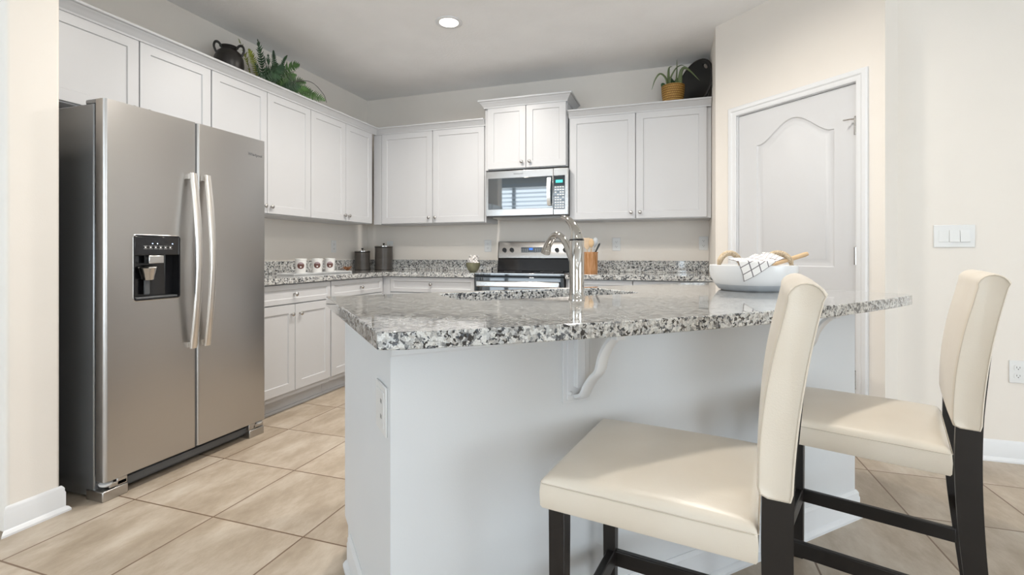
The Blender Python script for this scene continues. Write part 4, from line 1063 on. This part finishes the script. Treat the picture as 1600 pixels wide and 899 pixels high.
FRONDS += [((-2.80, 2.80, 2.30), (-2.74, 2.86, 2.47), .07, 'leaf_dark'), ((-2.82, 2.86, 2.30), (-2.76, 2.94, 2.49), .07, 'leaf_dark'), ((-2.80, 2.92, 2.30), (-2.74, 3.03, 2.44), .075, 'leaf_fern'),
           ((-2.81, 2.84, 2.30), (-2.73, 2.72, 2.47), .06, 'leaf_dark'), ((-2.79, 3.00, 2.30), (-2.72, 3.17, 2.37), .07, 'leaf_fern'), ((-2.79, 2.95, 2.30), (-2.71, 3.06, 2.36), .07, 'leaf_dark'), ((-2.79, 3.12, 2.31), (-2.70, 3.33, 2.33), .06, 'leaf_fern')]
for i, (a_, b_, w_, mt) in enumerate(FRONDS):
    o_ = Vector((fx, fy, ZS)); frond(Vector(a_)-o_, Vector(b_)-o_, w_*.8, mt, fn, twist=(.5, -.4, .1)[i % 3])
MB().tube(bez([(0, .04, .05), (.05, .2, .18), (.1, .34, .22), (.12, .46, .16), (.12, .50, .10)], 5), .003, 6).tube(bez([(0, .04, .05), (.02, .12, .2), (.04, .22, .27)], 5), .003, 6).tube(bez([(0, .0, .05), (.0, .08, .22), (.02, .12, .26), (.02, .17, .20)], 5), .003, 6).make('twig', 'stem_grey', fn, smooth=60)

al = thing('potted_aloe', 'small spiky aloe plant in a golden woven basket pot', 'plant', (.005, 4.22, ZS))
MB().lathe([(0, 0), (.070, 0), (.074, .01), (.090, .16), (.092, .205), (.084, .205), (.080, .19), (0, .185)], seg=32).make('basket_pot', 'basket_weave', al, smooth=40)
MB().lathe([(0, .20), (.05, .205), (.078, .196)], seg=20).make('soil', 'soil', al)
def blade(pts, w0, name='leaf', mat='leaf_aloe'):
    P_ = bez(pts, 6); n = len(P_); rs_ = [w0*(1-(i/(n-1))**1.6)+.0012 for i in range(n)]
    MB().tube(P_, rs_, 8, sx=.55).make(name, mat, al, smooth=60)
blade([(-.04, 0, .19), (-.055, -.02, .27), (-.10, -.03, .31), (-.14, -.04, .26), (-.165, -.05, .18)], .013)
blade([(-.03, 0, .19), (-.035, 0, .30), (-.03, 0, .36), (-.005, .0, .37)], .011)
blade([(-.03, .0, .20), (-.02, -.01, .27), (.02, -.02, .34), (.06, -.03, .36), (.09, -.03, .35)], .010)
blade([(.045, -.01, .19), (.05, -.01, .27), (.055, -.01, .335)], .017)
blade([(.055, -.02, .19), (.06, -.03, .30), (.09, -.05, .33), (.14, -.07, .28), (.20, -.09, .20)], .015)
blade([(.02, 0, .19), (.03, 0, .32), (.03, 0, .42)], .006)
blade([(.01, .03, .19), (-.01, .03, .25), (-.02, .04, .30)], .034, mat='leaf_dark')
blade([(.02, .03, .19), (.03, .03, .25), (.03, .04, .29)], .034, mat='leaf_dark')
blade([(-.05, -.01, .19), (-.08, -.03, .22), (-.09, -.03, .20)], .020, mat='leaf_dark')
# black wicker tray leaning in the corner
m = MB(); Rr = .205
th = .012; n = 48; hole = []
bm = bmesh.new()
outer = [(Rr*math.cos(2*PI*i/n), Rr*math.sin(2*PI*i/n)) for i in range(n)]
ha = math.radians(48)
holep = []
for i in range(16):
    a = 2*PI*i/16; u_, w_ = .040*math.cos(a), .014*math.sin(a); r_ = Rr-.038
    holep.append((r_*math.cos(ha)-u_*math.sin(ha)+w_*math.cos(ha), r_*math.sin(ha)+u_*math.cos(ha)+w_*math.sin(ha)))
wt = slab('wicker_tray', outer, 0, th, 'wicker_black', None, hole=holep, bevel=0)
wt.matrix_world = Matrix.Translation((.172, 4.262, ZS+Rr*.985+.003)) @ Matrix.Rotation(math.radians(-52), 4, 'Z') @ Matrix.Rotation(math.radians(90-9), 4, 'X')
tag(wt, 'round black wicker tray leaning in the corner behind the aloe', 'tray')
MB().tube([(Rr*math.cos(2*PI*i/40), Rr*math.sin(2*PI*i/40), th/2) for i in range(41)], .010, 8, caps=False).make('rim', 'wicker_black', wt, smooth=60)
